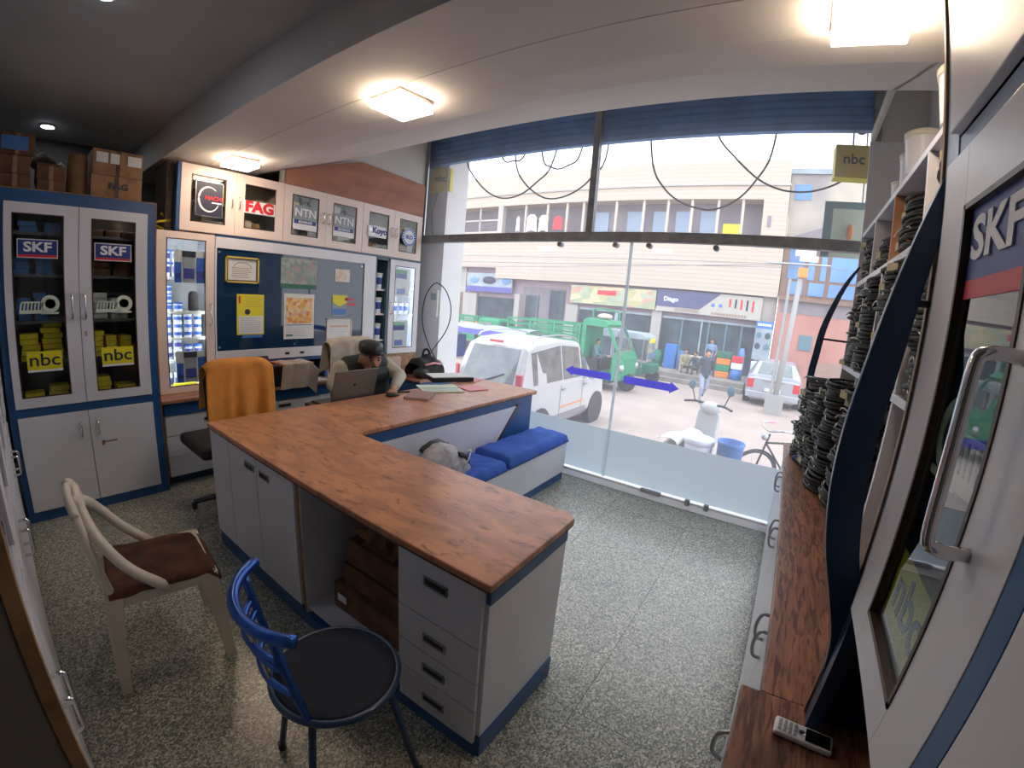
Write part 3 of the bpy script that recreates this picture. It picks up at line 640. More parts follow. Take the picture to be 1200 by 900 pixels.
carcass(t, 2.935, 3.12, 3.71, 3.99, 0.862, 1.885, 'teal', 'teal', (1.02, 1.30, 1.56), sm='cream')
for z, k in ((1.02, 'second lowest'), (1.30, 'middle'), (1.56, 'top')):
    tub(3.03, 3.80, z, 0.058, 0.17, 'lid_w', f'white pail with navy label on the {k} board of the narrow open shelf', 'pails on the narrow open shelf')
tub(3.03, 3.80, 0.882, 0.05, 0.10, 'jarb', 'blue-lidded pail on the lowest board of the narrow open shelf', 'pails on the narrow open shelf')

# --- display board
t = thing('display_board', 'large white-framed dark blue glass display board on the left wall', 'board', (2.1, 3.8, 0.93), world=True)
MB().box(1.335, 3.70, 1.80, 2.93, 3.74, 1.885).box(2.79, 3.70, 0.90, 2.93, 3.74, 1.80).box(1.335, 3.70, 0.895, 2.79, 3.74, 0.985).box(1.335, 3.70, 0.985, 1.347, 3.74, 1.80).done('frame', 'white', t)
B(1.347, 3.712, 0.985, 2.066, 3.716, 1.80).done('pane', 'mirror', t); B(2.068, 3.712, 0.985, 2.79, 3.716, 1.80).done('pane', 'mirror', t)
B(1.34, 3.725, 0.9, 2.92, 3.745, 1.88).done('back_panel', 'navy', t)
for x, z in ((1.37, 1.77), (1.37, 1.015), (2.04, 1.015), (2.76, 1.77)): MB().cyl((x, 3.708, z), (x, 3.712, z), 0.008).done('screw_cap', 'steel', t)
for x in (1.965, 2.11): B(x - 0.02, 3.695, 0.925, x + 0.02, 3.70, 0.945).done('clip', 'black', t)
B(1.335, 3.70, 1.886, 3.56, 3.74, 1.905).solo('cabinet_rail', 'navy', 'dark blue rail between the display board and the hanging cabinets', 'rail')
# niche under board
t = thing('wall_niche', 'blue lined open niche between the display board and the wall counter', 'niche', (2.1, 3.85, 0.68), world=True)
B(1.335, 3.98, 0.682, 2.93, 4.0, 0.89).done('back_panel', 'blue', t); B(1.335, 3.71, 0.862, 2.93, 3.98, 0.892).done('top_board', 'blue', t)
B(2.36, 3.705, 0.682, 2.39, 3.98, 0.862).done('divider', 'blue', t); B(2.39, 3.70, 0.682, 2.93, 3.72, 0.89).done('front_panel', 'white', t); B(2.93, 3.70, 0.682, 3.56, 3.72, 0.86).done('front_panel', 'edge', t)
# things on the board
def sheet(nm, x0, z0, x1, z1, m, label, cat='poster', y=3.708): return pic_sign(nm, x0, z0, x1, z1, y, m, label, cat)
def frame4(t, x0, z0, x1, z1, y, w_, m, d=0.012, name='frame'):
    MB().box(x0, y, z0, x1, y + d, z0 + w_).box(x0, y, z1 - w_, x1, y + d, z1).box(x0, y, z0, x0 + w_, y + d, z1).box(x1 - w_, y, z0, x1, y + d, z1).done(name, m, t)
def lines(t, x0, x1, z0, z1, n, m, y, h=0.004):
    mb = MB()
    for i in range(n):
        z = z0 + (z1 - z0) * (i + 0.5) / n; mb.box(x0, y, z, x1 - random.random() * 0.25 * (x1 - x0), y + 0.001, z + h)
    mb.done('printed_lines', m, t)
s_ = sheet('certificate', 1.43, 1.55, 1.69, 1.73, 'paper', 'white certificate in a gilt frame at the upper left of the display board', 'certificate')
frame4(s_, 1.415, 1.535, 1.70, 1.745, 3.698, 0.015, 'gold'); frame4(s_, 1.43, 1.55, 1.685, 1.73, 3.7, 0.008, 'ink', name='mount'); lines(s_, 1.47, 1.65, 1.57, 1.66, 6, 'notebook', 3.7065)
MB().tube([(1.56 + 0.075 * math.cos(a_), 3.7065, 1.655 + 0.045 * math.sin(a_)) for a_ in [i * math.pi / 10 for i in range(11)]], 0.002, 4).done('printed_arc', 'ink', s_)
s_ = sheet('yellow_notice', 1.515, 1.11, 1.75, 1.445, 'yellow', 'yellow notice with a round emblem above a white form, left half of the display board', 'notice')
B(1.53, 3.706, 1.12, 1.74, 3.708, 1.265).done('white_form', 'paper', s_); lines(s_, 1.545, 1.73, 1.13, 1.255, 7, 'steel', 3.705); lines(s_, 1.59, 1.74, 1.33, 1.43, 5, 'gold', 3.7065)
MB().lathe([(0.016, 0), (0.024, 0), (0.024, .001), (0.016, .001)], (1.605, 3.706, 1.30), 16, 'y').done('printed_emblem', 'ink', s_); B(1.53, 3.706, 1.37, 1.545, 3.707, 1.43).done('printed_mark', 'redink', s_)
B(1.56, 3.706, 1.085, 1.735, 3.71, 1.108).solo('label_strip', 'drumb', 'narrow blue strip below the yellow notice', 'label')
s_ = sheet('wall_calendar', 1.935, 1.06, 2.235, 1.465, 'paper', 'tall wall calendar with an orange patterned picture, in the middle of the display board', 'calendar')
B(1.955, 3.706, 1.20, 2.215, 3.708, 1.43).done('calendar_picture', patches('orange_print', [(0.75, 0.38, 0.10), (0.80, 0.55, 0.18), (0.70, 0.25, 0.12), (0.80, 0.62, 0.35), (0.72, 0.45, 0.30)], 28), s_)
lines(s_, 1.96, 2.2, 1.075, 1.17, 5, 'steel', 3.706, 0.003); B(1.95, 3.706, 1.183, 2.22, 3.708, 1.188).done('printed_rule', 'skf', s_); B(1.955, 3.7065, 1.085, 2.02, 3.708, 1.10).done('printed_logo', 'green2', s_)
s_ = sheet('poster', 1.90, 1.51, 2.255, 1.775, patches('pale_floral_print', [(0.30, 0.36, 0.34), (0.42, 0.30, 0.30), (0.24, 0.33, 0.33), (0.36, 0.42, 0.38), (0.22, 0.30, 0.28)], 30), 'faded floral poster with a green foot, above the wall calendar')
B(1.90, 3.7065, 1.51, 2.255, 3.708, 1.55).done('printed_foot', 'green2', s_)
s_ = sheet('notice', 2.43, 1.27, 2.60, 1.475, 'signblue', 'small blue and yellow notice at the right of the display board', 'notice')
MB().prism([(2.435, 1.47), (2.595, 1.47), (2.595, 1.40), (2.515, 1.36), (2.435, 1.40)], 'y', 3.706, 3.708).done('printed_shield', 'yellow', s_); B(2.44, 3.7065, 1.28, 2.59, 3.708, 1.34).done('printed_block', 'drumb', s_)
MB().box(2.60, 3.706, 1.375, 2.70, 3.708, 1.40).box(2.57, 3.706, 1.42, 2.67, 3.708, 1.445).solo('red_sticker', 'redink', 'two short red stripes stuck beside the blue and yellow notice', 'sticker')
s_ = sheet('receipt_frame', 2.38, 1.0, 2.655, 1.235, 'paper', 'white printed form with orange lines at the lower right of the display board', 'notice')
frame4(s_, 2.375, 0.995, 2.66, 1.24, 3.702, 0.01, 'cream'); lines(s_, 2.40, 2.63, 1.02, 1.19, 8, 'steel', 3.7065, 0.003); B(2.41, 3.7065, 1.165, 2.62, 3.708, 1.175).done('printed_rule', 'orange', s_)
s_ = sheet('calendar_sheet', 2.455, 1.60, 2.62, 1.72, patches('warm_print', [(0.75, 0.70, 0.68), (0.72, 0.55, 0.40), (0.80, 0.78, 0.74)], 26), 'small pale picture card near the top right of the display board', 'card')

# --- hanging cabinets
def hang(x0, x1, label, dark=False):
    t = thing('hanging_cabinet', label, 'cabinet', ((x0 + x1) / 2, 3.85, 1.905), world=True, group='hanging glass-door cabinets')
    carcass(t, x0, x1, 3.72, 4.02, 1.906, 2.402, 'cream', 'insidelt', (2.15,), sm='insidelt')
    xm = (x0 + x1) / 2; ds = []
    for a, b, hx in ((x0 + 0.002, xm - 0.001, xm - 0.03), (xm + 0.001, x1 - 0.002, xm + 0.03)):
        d = glass_door(t, a, b, 1.908, 2.40, 3.70, 0.075, 'cream', None, rail=0.07); bar_handle(d, hx, 3.70, 2.12, 2.21, 0.025, 0.005); ds.append(d)
    return t, ds
h1, _ = hang(1.06, 1.90, 'hanging glass cabinet with the round-arc and red-lettered signs, leftmost of three')
B(1.035, 3.70, 1.9, 1.058, 4.02, 2.402).done('side_panel', 'blue', h1)
h2, _ = hang(1.90, 2.74, 'hanging glass cabinet with two pale blue signs, middle of three')
h3, _ = hang(2.74, 3.555, 'hanging glass cabinet with the small lettered and round signs, rightmost of three')
YS = 3.688
s_ = pic_sign('brand_sign', 1.172, 2.03, 1.372, 2.285, YS, 'ink', 'dark square sign with a pale arc and red letters, on the leftmost hanging cabinet')
frame4(s_, 1.167, 2.025, 1.377, 2.29, YS + 0.001, 0.006, 'steel', 0.005)
arc = [(1.268 + 0.078 * math.cos(a_), YS - 0.002, 2.155 + 0.092 * math.sin(a_)) for a_ in [math.radians(q) for q in range(50, 345, 12)]]
MB().tube(arc, [0.002 + 0.007 * math.sin(math.pi * i / (len(arc) - 1)) for i in range(len(arc))], 6, flat=0.3, up=(0, 0, 1)).done('printed_arc', 'whitep', s_)
text('lettering', 'NACHI', 0.043, 'redink', s_, (1.305, YS - 0.002, 2.165), RX, bold=0.001); B(1.29, YS - 0.002, 2.128, 1.365, YS, 2.138).done('printed_bar', 'whitep', s_)
s_ = pic_sign('brand_sign', 1.545, 2.10, 1.815, 2.20, YS, 'whitep', 'white sign with bold red letters on the leftmost hanging cabinet')
text('lettering', 'FAG', 0.115, 'redink', s_, (1.68, YS - 0.002, 2.15), RX, sx=1.15, bold=0.006)
for x0, z0, lb in ((1.985, 2.03, 'left'), (2.395, 2.025, 'right')):
    s_ = pic_sign('brand_sign', x0, z0, x0 + 0.235, z0 + 0.21, YS, 'whitep', f'pale blue sign with dark band in the {lb} door of the middle hanging cabinet')
    B(x0, YS - 0.001, z0 + 0.085, x0 + 0.235, YS, z0 + 0.21).done('printed_field', 'signblue', s_)
    B(x0 + 0.01, YS - 0.002, z0 + 0.05, x0 + 0.225, YS, z0 + 0.085).done('printed_band', 'skf', s_)
    text('lettering', 'NTN', 0.10, 'whitep', s_, (x0 + 0.118, YS - 0.002, z0 + 0.145), RX, bold=0.002); text('lettering', 'BEARINGS', 0.03, 'whitep', s_, (x0 + 0.118, YS - 0.003, z0 + 0.067), RX, bold=0.0006)
    MB().tube([(x0 + 0.06, YS, z0 + 0.21), (x0 + 0.118, YS + 0.005, z0 + 0.25), (x0 + 0.175, YS, z0 + 0.21)], 0.002, 5).done('string', 'cable', s_)
s_ = pic_sign('brand_sign', 2.80, 2.08, 3.03, 2.19, YS, 'whitep', 'white sign with blue letters in the left door of the rightmost hanging cabinet')
text('lettering', 'Koyo', 0.085, 'skf', s_, (2.945, YS - 0.002, 2.145), RX, bold=0.003)
MB().lathe([(0.012, 0), (0.02, 0), (0.02, .001), (0.012, .001)], (2.835, YS - 0.001, 2.15), 12, 'y').lathe([(0.01, 0), (0.016, 0), (0.016, .001), (0.01, .001)], (2.86, YS - 0.001, 2.11), 12, 'y').done('printed_bearings', 'steel', s_)
t = thing('round_sign', 'round blue and white emblem sign in the right door of the rightmost hanging cabinet', 'sign', (3.355, YS, 2.04), world=True)
MB().lathe([(0.001, 0), (0.10, 0), (0.10, .004), (0.001, .004)], (3.355, YS, 2.145), 32, 'y').done('disc', 'whitep', t)
mb = MB()
for i in range(20):
    a_ = i * math.pi / 10; c_, s2 = math.cos(a_), math.sin(a_)
    q = [(0.072, -0.008), (0.097, -0.010), (0.097, 0.010), (0.072, 0.008)]
    mb.prism([(3.355 + r_ * c_ - d_ * s2, 2.145 + r_ * s2 + d_ * c_) for r_, d_ in q], 'y', YS - 0.0015, YS)
mb.done('printed_ring', 'jarb', t); text('lettering', 'IKO', 0.06, 'jarb', t, (3.355, YS - 0.002, 2.145), RX, bold=0.001)
# boxes inside hanging cabinets
def hbox(x, z, w_, h, m, nm, y=3.745):
    B(x, y, z, x + w_, y + 0.12, z + h).solo('bearing_box', m, nm, 'box', 'boxes in the hanging cabinets', bev=0.001)
pal = [('tan', 'tan'), ('edge', 'brown'), ('paper', 'white'), ('gold', 'ochre'), ('card', 'cardboard')]
for cx0, cx1, nm in ((1.15, 1.42, 'first'), (1.56, 1.84, 'second'), (1.99, 2.25, 'third'), (2.41, 2.67, 'fourth'), (2.83, 3.08, 'fifth'), (3.23, 3.48, 'sixth')):
    for sz, sn in ((1.928, 'lower'), (2.151, 'upper')):
        x = cx0; k = 0
        while x < cx1 - 0.05:
            w_ = random.choice((0.07, 0.085, 0.1)); m_, cn = random.choice(pal); hh = random.choice((0.05, 0.06, 0.075))
            for lv in range(random.choice((2, 2, 1, 2)) if sn == 'lower' else random.choice((1, 2, 1))):
                hbox(x, sz + lv * (hh + 0.001), w_ - 0.006, hh, m_, f'{cn} box, {ORD[lv]} up, {ORD[k]} pile, {sn} shelf, {nm} hanging glass door from left')
            x += w_; k += 1

# ================================================================ DESK
t = thing('counter_desk', 'large L-shaped counter desk with dark-flecked wood top, white doors and drawers, blue plinth', 'desk', (1.13, 1.6, 0), world=True)
X0, X1, Y0, Y1, YI, XE = 0.849, 1.405, 0.563, 2.553, 1.886, 3.33
MB().prism([(X0, Y0), (X1 - 0.035, Y0), (X1, Y0 + 0.045), (X1, YI), (XE, YI), (XE, Y1), (X0, Y1)], 'z', 0.735, 0.76).done('worktop', 'desk', t, 0.005)
MB().prism([(X0 + 0.004, Y0 + 0.004), (X1 - 0.03, Y0 + 0.004), (X1 - 0.004, Y0 + 0.048), (X1 - 0.004, YI + 0.004), (XE - 0.004, YI + 0.004), (XE - 0.004, Y1 - 0.004), (X0 + 0.004, Y1 - 0.004)], 'z', 0.727, 0.7345).done('edge_underlay', 'dark_edge', t)
XF = 0.88
def face_x(t_, name, y0, y1, z0, z1, m='white', x=XF):
    return B(x - 0.018, y0, z0, x, y1, z1).done(name, m, t_, 0.0015)
def cup_x(parent, y, z, w_=0.10, h=0.034, x=XF - 0.018):
    MB().box(x - 0.005, y - w_ / 2, z - h / 2, x, y + w_ / 2, z - h / 2 + 0.006).box(x - 0.005, y - w_ / 2, z + h / 2 - 0.006, x, y + w_ / 2, z + h / 2).box(x - 0.005, y - w_ / 2, z - h / 2, x, y - w_ / 2 + 0.006, z + h / 2).box(x - 0.005, y + w_ / 2 - 0.006, z - h / 2, x, y + w_ / 2, z + h / 2).done('handle', 'steel', parent)
    B(x - 0.0025, y - w_ / 2 + 0.005, z - h / 2 + 0.005, x - 0.001, y + w_ / 2 - 0.005, z + h / 2 - 0.005).done('recess', 'black', parent)
# cupboard block, open bay, drawer block
MB().box(XF, 1.61, 0.09, 1.36, 2.54, 0.727).done('cupboard_body', 'white', t)
B(XF - 0.004, 1.58, 0.05, 1.36, 1.605, 0.727).done('bay_side', 'white', t); B(XF - 0.006, 1.585, 0.07, XF - 0.001, 1.606, 0.725).done('edge_band', 'edge', t)
face_x(t, 'end_panel', 2.285, 2.54, 0.10, 0.725)
d = face_x(t, 'door', 1.962, 2.28, 0.10, 0.725); cup_x(d, 2.03, 0.66, 0.095)
d = face_x(t, 'door', 1.61, 1.958, 0.10, 0.725); cup_x(d, 1.875, 0.66, 0.095)
MB().box(XF + 0.03, 0.60, 0.0, 1.35, 2.53, 0.088).done('plinth', 'blue', t)
B(XF + 0.002, 0.955, 0.088, 1.36, 1.60, 0.105).done('bay_floor', 'white', t); B(1.335, 0.955, 0.105, 1.352, 1.60, 0.727).done('bay_back', 'white', t)
B(XF, 0.595, 0.09, 1.36, 0.95, 0.727).done('drawer_body', 'white', t)
for z0, z1 in ((0.50, 0.722), (0.352, 0.495), (0.228, 0.347), (0.068, 0.222)):
    d = face_x(t, 'drawer', 0.598, 0.948, z0, z1); cup_x(d, 0.778, z1 - 0.075 if z1 > .6 else (z0 + z1) / 2 - 0.005, 0.10)
B(XF - 0.012, 0.590, 0.0, XF + 0.03, 1.61, 0.064).done('front_plinth', 'blue', t)
B(XF - 0.012, 1.61, 0.0, XF + 0.03, 2.54, 0.095).done('front_plinth', 'blue', t)
# near end panel
B(XF, 0.583, 0.095, 1.362, 0.595, 0.665).done('end_panel', 'white', t); B(XF, 0.580, 0.665, 1.364, 0.597, 0.727).done('end_rail', 'blue', t)
B(XF - 0.005, 0.577, 0.0, 1.366, 0.598, 0.10).done('end_plinth', 'blue', t)
MB().box(1.36, 0.59, 0.09, 1.375, 1.90, 0.727).done('back_panel', 'white', t)
# second leg
B(1.376, 1.918, 0.0, 3.30, 2.50, 0.727).done('leg_body', 'blue', t)
MB().prism([(1.378, 0.09), (2.47, 0.09), (3.045, 0.655), (1.378, 0.655)], 'y', 1.909, 1.917).done('white_panel', 'white', t)
MB().prism([(2.47, 0.09), (2.50, 0.09), (3.085, 0.665), (3.045, 0.665)], 'y', 1.905, 1.917).done('dark_trim', 'dark_edge', t)
B(1.376, 2.501, 0.09, 3.30, 2.51, 0.727).done('back_panel', 'white', t)
B(1.64, 2.49, 0.680, 2.12, 2.84, 0.700).done('pull_out_tray', 'dark_edge', t)
# old cartons in the open bay
for i, (x0, y0, z0, x1, y1, z1, lb) in enumerate(((0.97, 1.03, 0.106, 1.32, 1.50, 0.235, 'large old brown carton on the floor of the open bay under the desk'), (1.0, 1.06, 0.236, 1.31, 1.46, 0.345, 'brown carton second from the bottom in the open bay under the desk'), (1.01, 1.10, 0.346, 1.30, 1.44, 0.47, 'torn brown carton third from the bottom in the open bay under the desk'))):
    c = thing('old_carton', lb, 'box', ((x0 + x1) / 2, (y0 + y1) / 2, z0), rotz=0, group='old cartons under the desk', world=True)
    mb = MB().grid(lambda u, v: (0, 0, 0), 1, 1); mb = MB().box(x0, y0, z0, x1, y1, z1); b = mb.done('body', 'carddk', c, 0.006)
    sd_ = b.modifiers.new('s', 'SUBSURF'); sd_.subdivision_type = 'SIMPLE'; sd_.levels = 3; sd_.render_levels = 3
    tx = bpy.data.textures.new('crush', 'CLOUDS'); tx.noise_scale = 0.13; dm = b.modifiers.new('d', 'DISPLACE'); dm.texture = tx; dm.strength = 0.018; dm.texture_coords = 'GLOBAL'
    b.modifiers.move(0, 2)
    if i == 0: B(x0 - 0.009, 1.40, 0.165, x0 - 0.006, 1.46, 0.20).done('paper_label', 'paper', c)
    if i == 2: MB().prism([(1.02, 0.471), (1.14, 0.50), (1.25, 0.471)], 'y', 1.16, 1.36).done('torn_flap', 'card', c)
MB().grid(lambda u, v: (1.02 + u * 0.26, 1.14 + v * 0.27, 0.51 + 0.09 * math.sin(u * 3.1) * math.sin(v * 3.1) + 0.05 * noise.noise(Vector((u * 7, v * 7, 2)))), 16, 16).solo('wrapping_paper', 'card', 'crumpled brown wrapping paper on top of the cartons under the desk', 'paper', smooth=True)
MB().sph((0.98, 1.0, 0.125), 0.022, 0.03, 0.018).solo('rag', 'belt', 'small black rag on the floor of the open bay', 'rag')

# things on the desk
t = thing('laptop', 'open grey laptop seen from behind on the desk in front of the man', 'laptop', (1.87, 2.61, 0.7005))
B(-0.18, -0.02, 0, 0.18, 0.22, 0.014).done('base', 'laptop', t, 0.003)
lid = MB().box(-0.187, -0.008, 0, 0.187, 0.0, 0.268).rot(math.radians(14), 'X').mv(0, -0.02, 0.012); lo = lid.done('lid', 'laptop', t, 0.003)
MB().box(-0.177, 0.0005, 0.012, 0.177, 0.0015, 0.258).rot(math.radians(14), 'X').mv(0, -0.02, 0.012).done('screen', 'screen', lo)
MB().cyl((-0.01, -0.0095, 0.155), (-0.01, -0.0085, 0.155), 0.014, n=4).rot(math.radians(14), 'X').mv(0, -0.02, 0.012).done('lid_emblem', 'black', lo)
t.rotation_euler = (0, 0, 0.02)
MB().sph((2.135, 2.45, 0.772), 0.06, 0.038, 0.013, 16, 8).solo('computer_mouse', 'black', 'black computer mouse beside the laptop under the man\'s hand', 'mouse', smooth=True)
t = thing('notebook', 'closed brown diary lying on the desk in front of the green papers', 'notebook', (2.30, 2.32, 0.761), rotz=-1.0)
B(-0.09, -0.13, 0.0, 0.09, 0.13, 0.003).done('back_cover', 'notebook', t); B(-0.086, -0.126, 0.003, 0.086, 0.126, 0.013).done('pages', 'paper', t); B(-0.09, -0.13, 0.013, 0.09, 0.13, 0.016).done('cover', 'notebook', t)
MB().box(-0.095, -0.13, 0.0, -0.09, 0.13, 0.016).done('spine', 'black', t)
MB().cyl((2.20, 2.515, 0.769), (2.32, 2.46, 0.769), 0.007, n=8).solo('pen', 'black', 'black pen lying between the mouse and the diary', 'pen')
t = thing('bill_book', 'open pale green bill book with a dark line on the desk', 'papers', (2.62, 2.42, 0.761), rotz=-0.55)
B(-0.17, -0.14, 0, 0.17, 0.14, 0.009).done('pages', 'greenpaper', t); B(-0.17, -0.003, 0.009, 0.17, 0.003, 0.0105).done('fold_line', 'green2', t)
mb = MB()
for i in range(9): mb.box(-0.155, -0.13 + i * 0.013, 0.009, 0.14, -0.129 + i * 0.013, 0.0096)
mb.done('printed_lines', 'steel', t)
B(2.78, 2.18, 0.761, 2.98, 2.36, 0.768).rot(-0.3, 'Z', (2.88, 2.27, 0)).solo('pink_papers', 'pink', 'pink paper sheets beside the green bill book', 'papers')
t = thing('file_folder', 'flat black box file with pale pages at the far side of the desk', 'file', (3.0, 2.66, 0.762), rotz=-0.45)
B(-0.2, -0.12, 0, 0.2, 0.12, 0.04).done('cover', 'black', t, 0.002); B(-0.195, -0.10, 0.0405, 0.195, 0.115, 0.044).done('pages', 'paper', t)
B(3.08, 2.46, 0.762, 3.28, 2.64, 0.766).rot(0.3, 'Z', (3.18, 2.55, 0)).solo('pink_papers', 'pink', 'pink sheet at the far corner of the desk behind the black file', 'papers')

# bench along the second leg
t = thing('bench', 'low white box bench with blue trim below the desk leg, carrying blue cushions', 'bench', (2.6, 1.70, 0), world=True)
B(1.45, 1.555, 0.07, 3.36, 1.895, 0.355).done('body', 'white', t, 0.003); B(1.45, 1.56, 0.0, 3.35, 1.89, 0.068).done('plinth', 'blue', t)
B(3.362, 1.56, 0.085, 3.374, 1.895, 0.35).done('end_panel', 'blue', t, 0.002)
def cushion(x0, x1, label, seed, lift=0.0):
    def f(u, v):
        x = x0 + (x1 - x0) * u; y = 1.535 + 0.335 * v
        e = min(u, 1 - u) * (x1 - x0); e2 = min(v, 1 - v) * 0.335; k = min(1, min(e, e2) / 0.045); h = math.sqrt(max(0, 1 - (1 - k) ** 2))
        z = 0.372 + 0.06 * h + lift * (1 - u)
        z += 0.010 * noise.noise(Vector((x * 9 + seed, y * 3, 0))) + 0.009 * h * math.sin((x + y * 0.9) * 42 + 3 * noise.noise(Vector((x * 3, y * 5, seed)))) * max(0, noise.noise(Vector((x * 2.5 + seed, y * 4, 3))) + 0.25)
        return (x, y, z)
    mb = MB().grid(f, 60, 22); nu, nv = 60, 22
    def f2(u, v): p = f(u, v); return (p[0], p[1], 0.357)
    k = len(mb.v); mb.grid(f2, nu, nv)
    ring = [i for i in range(nu + 1)] + [(j + 1) * (nu + 1) - 1 for j in range(1, nu + 1 - 0) if j < nv + 1] + [nv * (nu + 1) + i for i in range(nu - 1, -1, -1)] + [j * (nu + 1) for j in range(nv - 1, 0, -1)]
    for a, b in zip(ring, ring[1:] + ring[:1]): mb.f.append((a, b, b + k, a + k))
    mb.solo('bench_cushion', 'cushion', label, 'cushion', 'blue bench cushions', smooth=True)
cushion(1.60, 2.40, 'blue cushion on the bench, the one next to the grey bag', 1.3)
cushion(2.42, 3.36, 'blue wrinkled cushion on the bench, the one nearer the glass front', 5.7, 0.018)
# bag on bench
t = thing('duffel_bag', 'grey and black bag slumped on the bench behind the desk', 'bag', (1.91, 1.72, 0.43))
t.scale = (0.88, 0.88, 0.84)
def bagf(u, v):
    a = math.pi * v; x = -0.22 + 0.44 * u; h = 0.24 * math.sin(math.pi * min(1, 0.12 + u * 0.86)) ** 0.55
    return (x, -0.14 * math.cos(a) * (0.7 + 0.3 * math.sin(math.pi * u)), h * math.sin(a) ** 0.7 + 0.012 * noise.noise(Vector((u * 8, v * 8, 1))))
MB().grid(bagf, 28, 20).done('body', 'bag', t, smooth=True)
MB().tube([(x, y, z + 0.004) for x, y, z in [bagf(u / 14, 0.62) for u in range(2, 15)]], 0.028, 8, flat=0.35).done('top_band', 'black', t, smooth=True)
MB().tube([(x, y - 0.006, z) for x, y, z in [bagf(u / 14, 0.24) for u in range(9, 15)]], 0.022, 8, flat=0.4).done('front_pocket', 'blackm', t, smooth=True)
MB().tube(curve3([(0.10, -0.13, 0.05), (0.14, -0.14, 0.13), (0.20, -0.10, 0.16), (0.225, -0.02, 0.09), (0.225, -0.03, 0.01)]), 0.010, 6, flat=0.4).done('strap', 'whitep', t, smooth=True)
MB().box(0.215, -0.05, 0.0, 0.245, 0.03, 0.10).done('buckle', 'black', t, 0.006)

# ================================================================ CHAIRS
def swivel_back(nm, label, x, y, z0, z1, w_, m_towel, dep=0.10, rot=0.0, drop=0.2, tl='towel', cat='chair'):
    t = thing(nm, label, cat, (x, y, 0), rotz=rot)
    MB().prism([(-w_ / 2 + 0.03, z0 - 0.1), (w_ / 2 - 0.03, z0 - 0.1), (w_ / 2, z1 - 0.10), (w_ / 2 - 0.05, z1 - 0.02), (-w_ / 2 + 0.05, z1 - 0.02), (-w_ / 2, z1 - 0.10)], 'y', -0.035, 0.035).done('backrest', 'blackm', t, 0.012)
    MB().box(-0.24, -0.22 if rot else 0.02, 0.42, 0.24, 0.5 if not rot else 0.25, 0.50).done('seat', 'blackm', t, 0.03)
    MB().cyl((0, 0.2, 0.06), (0, 0.2, 0.43), 0.03).done('column', 'black', t); 
    for k in range(5):
        a = k * 2 * math.pi / 5 + 0.3
        l_ = MB().tube([(0, 0.2, 0.09), (0.26 * math.cos(a), 0.2 + 0.26 * math.sin(a), 0.055)], 0.018, 6).done('leg', 'black', t)
        MB().cyl((0.26 * math.cos(a) - 0.012, 0.2 + 0.26 * math.sin(a), 0.026), (0.26 * math.cos(a) + 0.012, 0.2 + 0.26 * math.sin(a), 0.026), 0.025).done('caster', 'black', l_)
    return t
def drape(label, x, y, z0, z1, w_, m, rot=0.0, dep=0.055, seed=0, flare=0.05, back=0.25, name='towel', cat='towel', ny=34):
    """cloth hung over a chair back: front fall, over the top, rear fall"""
    H = z1 - z0; L1 = H; L2 = 2 * dep; L3 = back
    T = L1 + L2 + L3
    def f(u, v):
        s_ = v * T; uu = (u - 0.5)
        if s_ < L1: yy = -dep - 0.02 * (1 - s_ / L1); z = z0 + s_; q = 1 - s_ / L1
        elif s_ < L1 + L2:
            a = math.pi * (s_ - L1) / L2; yy = -dep * math.cos(a); z = z1 + dep * 0.6 * math.sin(a); q = 0
        else: yy = dep; z = z1 - (s_ - L1 - L2); q = (s_ - L1 - L2) / L3
        top = abs(uu * 2) ** 5 * 0.045
        z -= top
        wob = noise.noise(Vector((u * 4.5 + seed, z * 1.5, seed)))
        yy += (0.014 * math.sin(u * 21 + 2 * wob + seed) + 0.02 * wob) * (0.25 + q) * (-1 if s_ < L1 else 1)
        xx = uu * (w_ + flare * q) + 0.012 * wob * q
        z += 0.012 * math.sin(u * 9 + seed) * (q > 0.9)
        return (xx, yy, z)
    mb = MB().grid(f, 44, ny).rot(rot); mb.mv(x, y, 0)
    o = mb.solo(name, m, label, cat, smooth=True)
    sm = o.modifiers.new('thick', 'SOLIDIFY'); sm.thickness = 0.006
    return o
swivel_back('office_chair', 'black office chair under an orange towel at the far left corner of the desk', 1.14, 2.80, 0.62, 1.04, 0.42, None)
drape('orange towel hanging over the office chair back at the left end of the desk', 1.14, 2.80, 0.64, 1.035, 0.43, 'orange_cl', seed=2.2, flare=0.02, dep=0.06)
swivel_back('office_chair', 'black office chair on which the man sits, beige cloth over its back', 2.30, 3.20, 0.62, 1.08, 0.44, None, rot=math.pi)
drape('beige cloth hanging over the chair back behind the man', 2.28, 3.17, 0.66, 1.10, 0.50, 'beige_cl', seed=7.1)
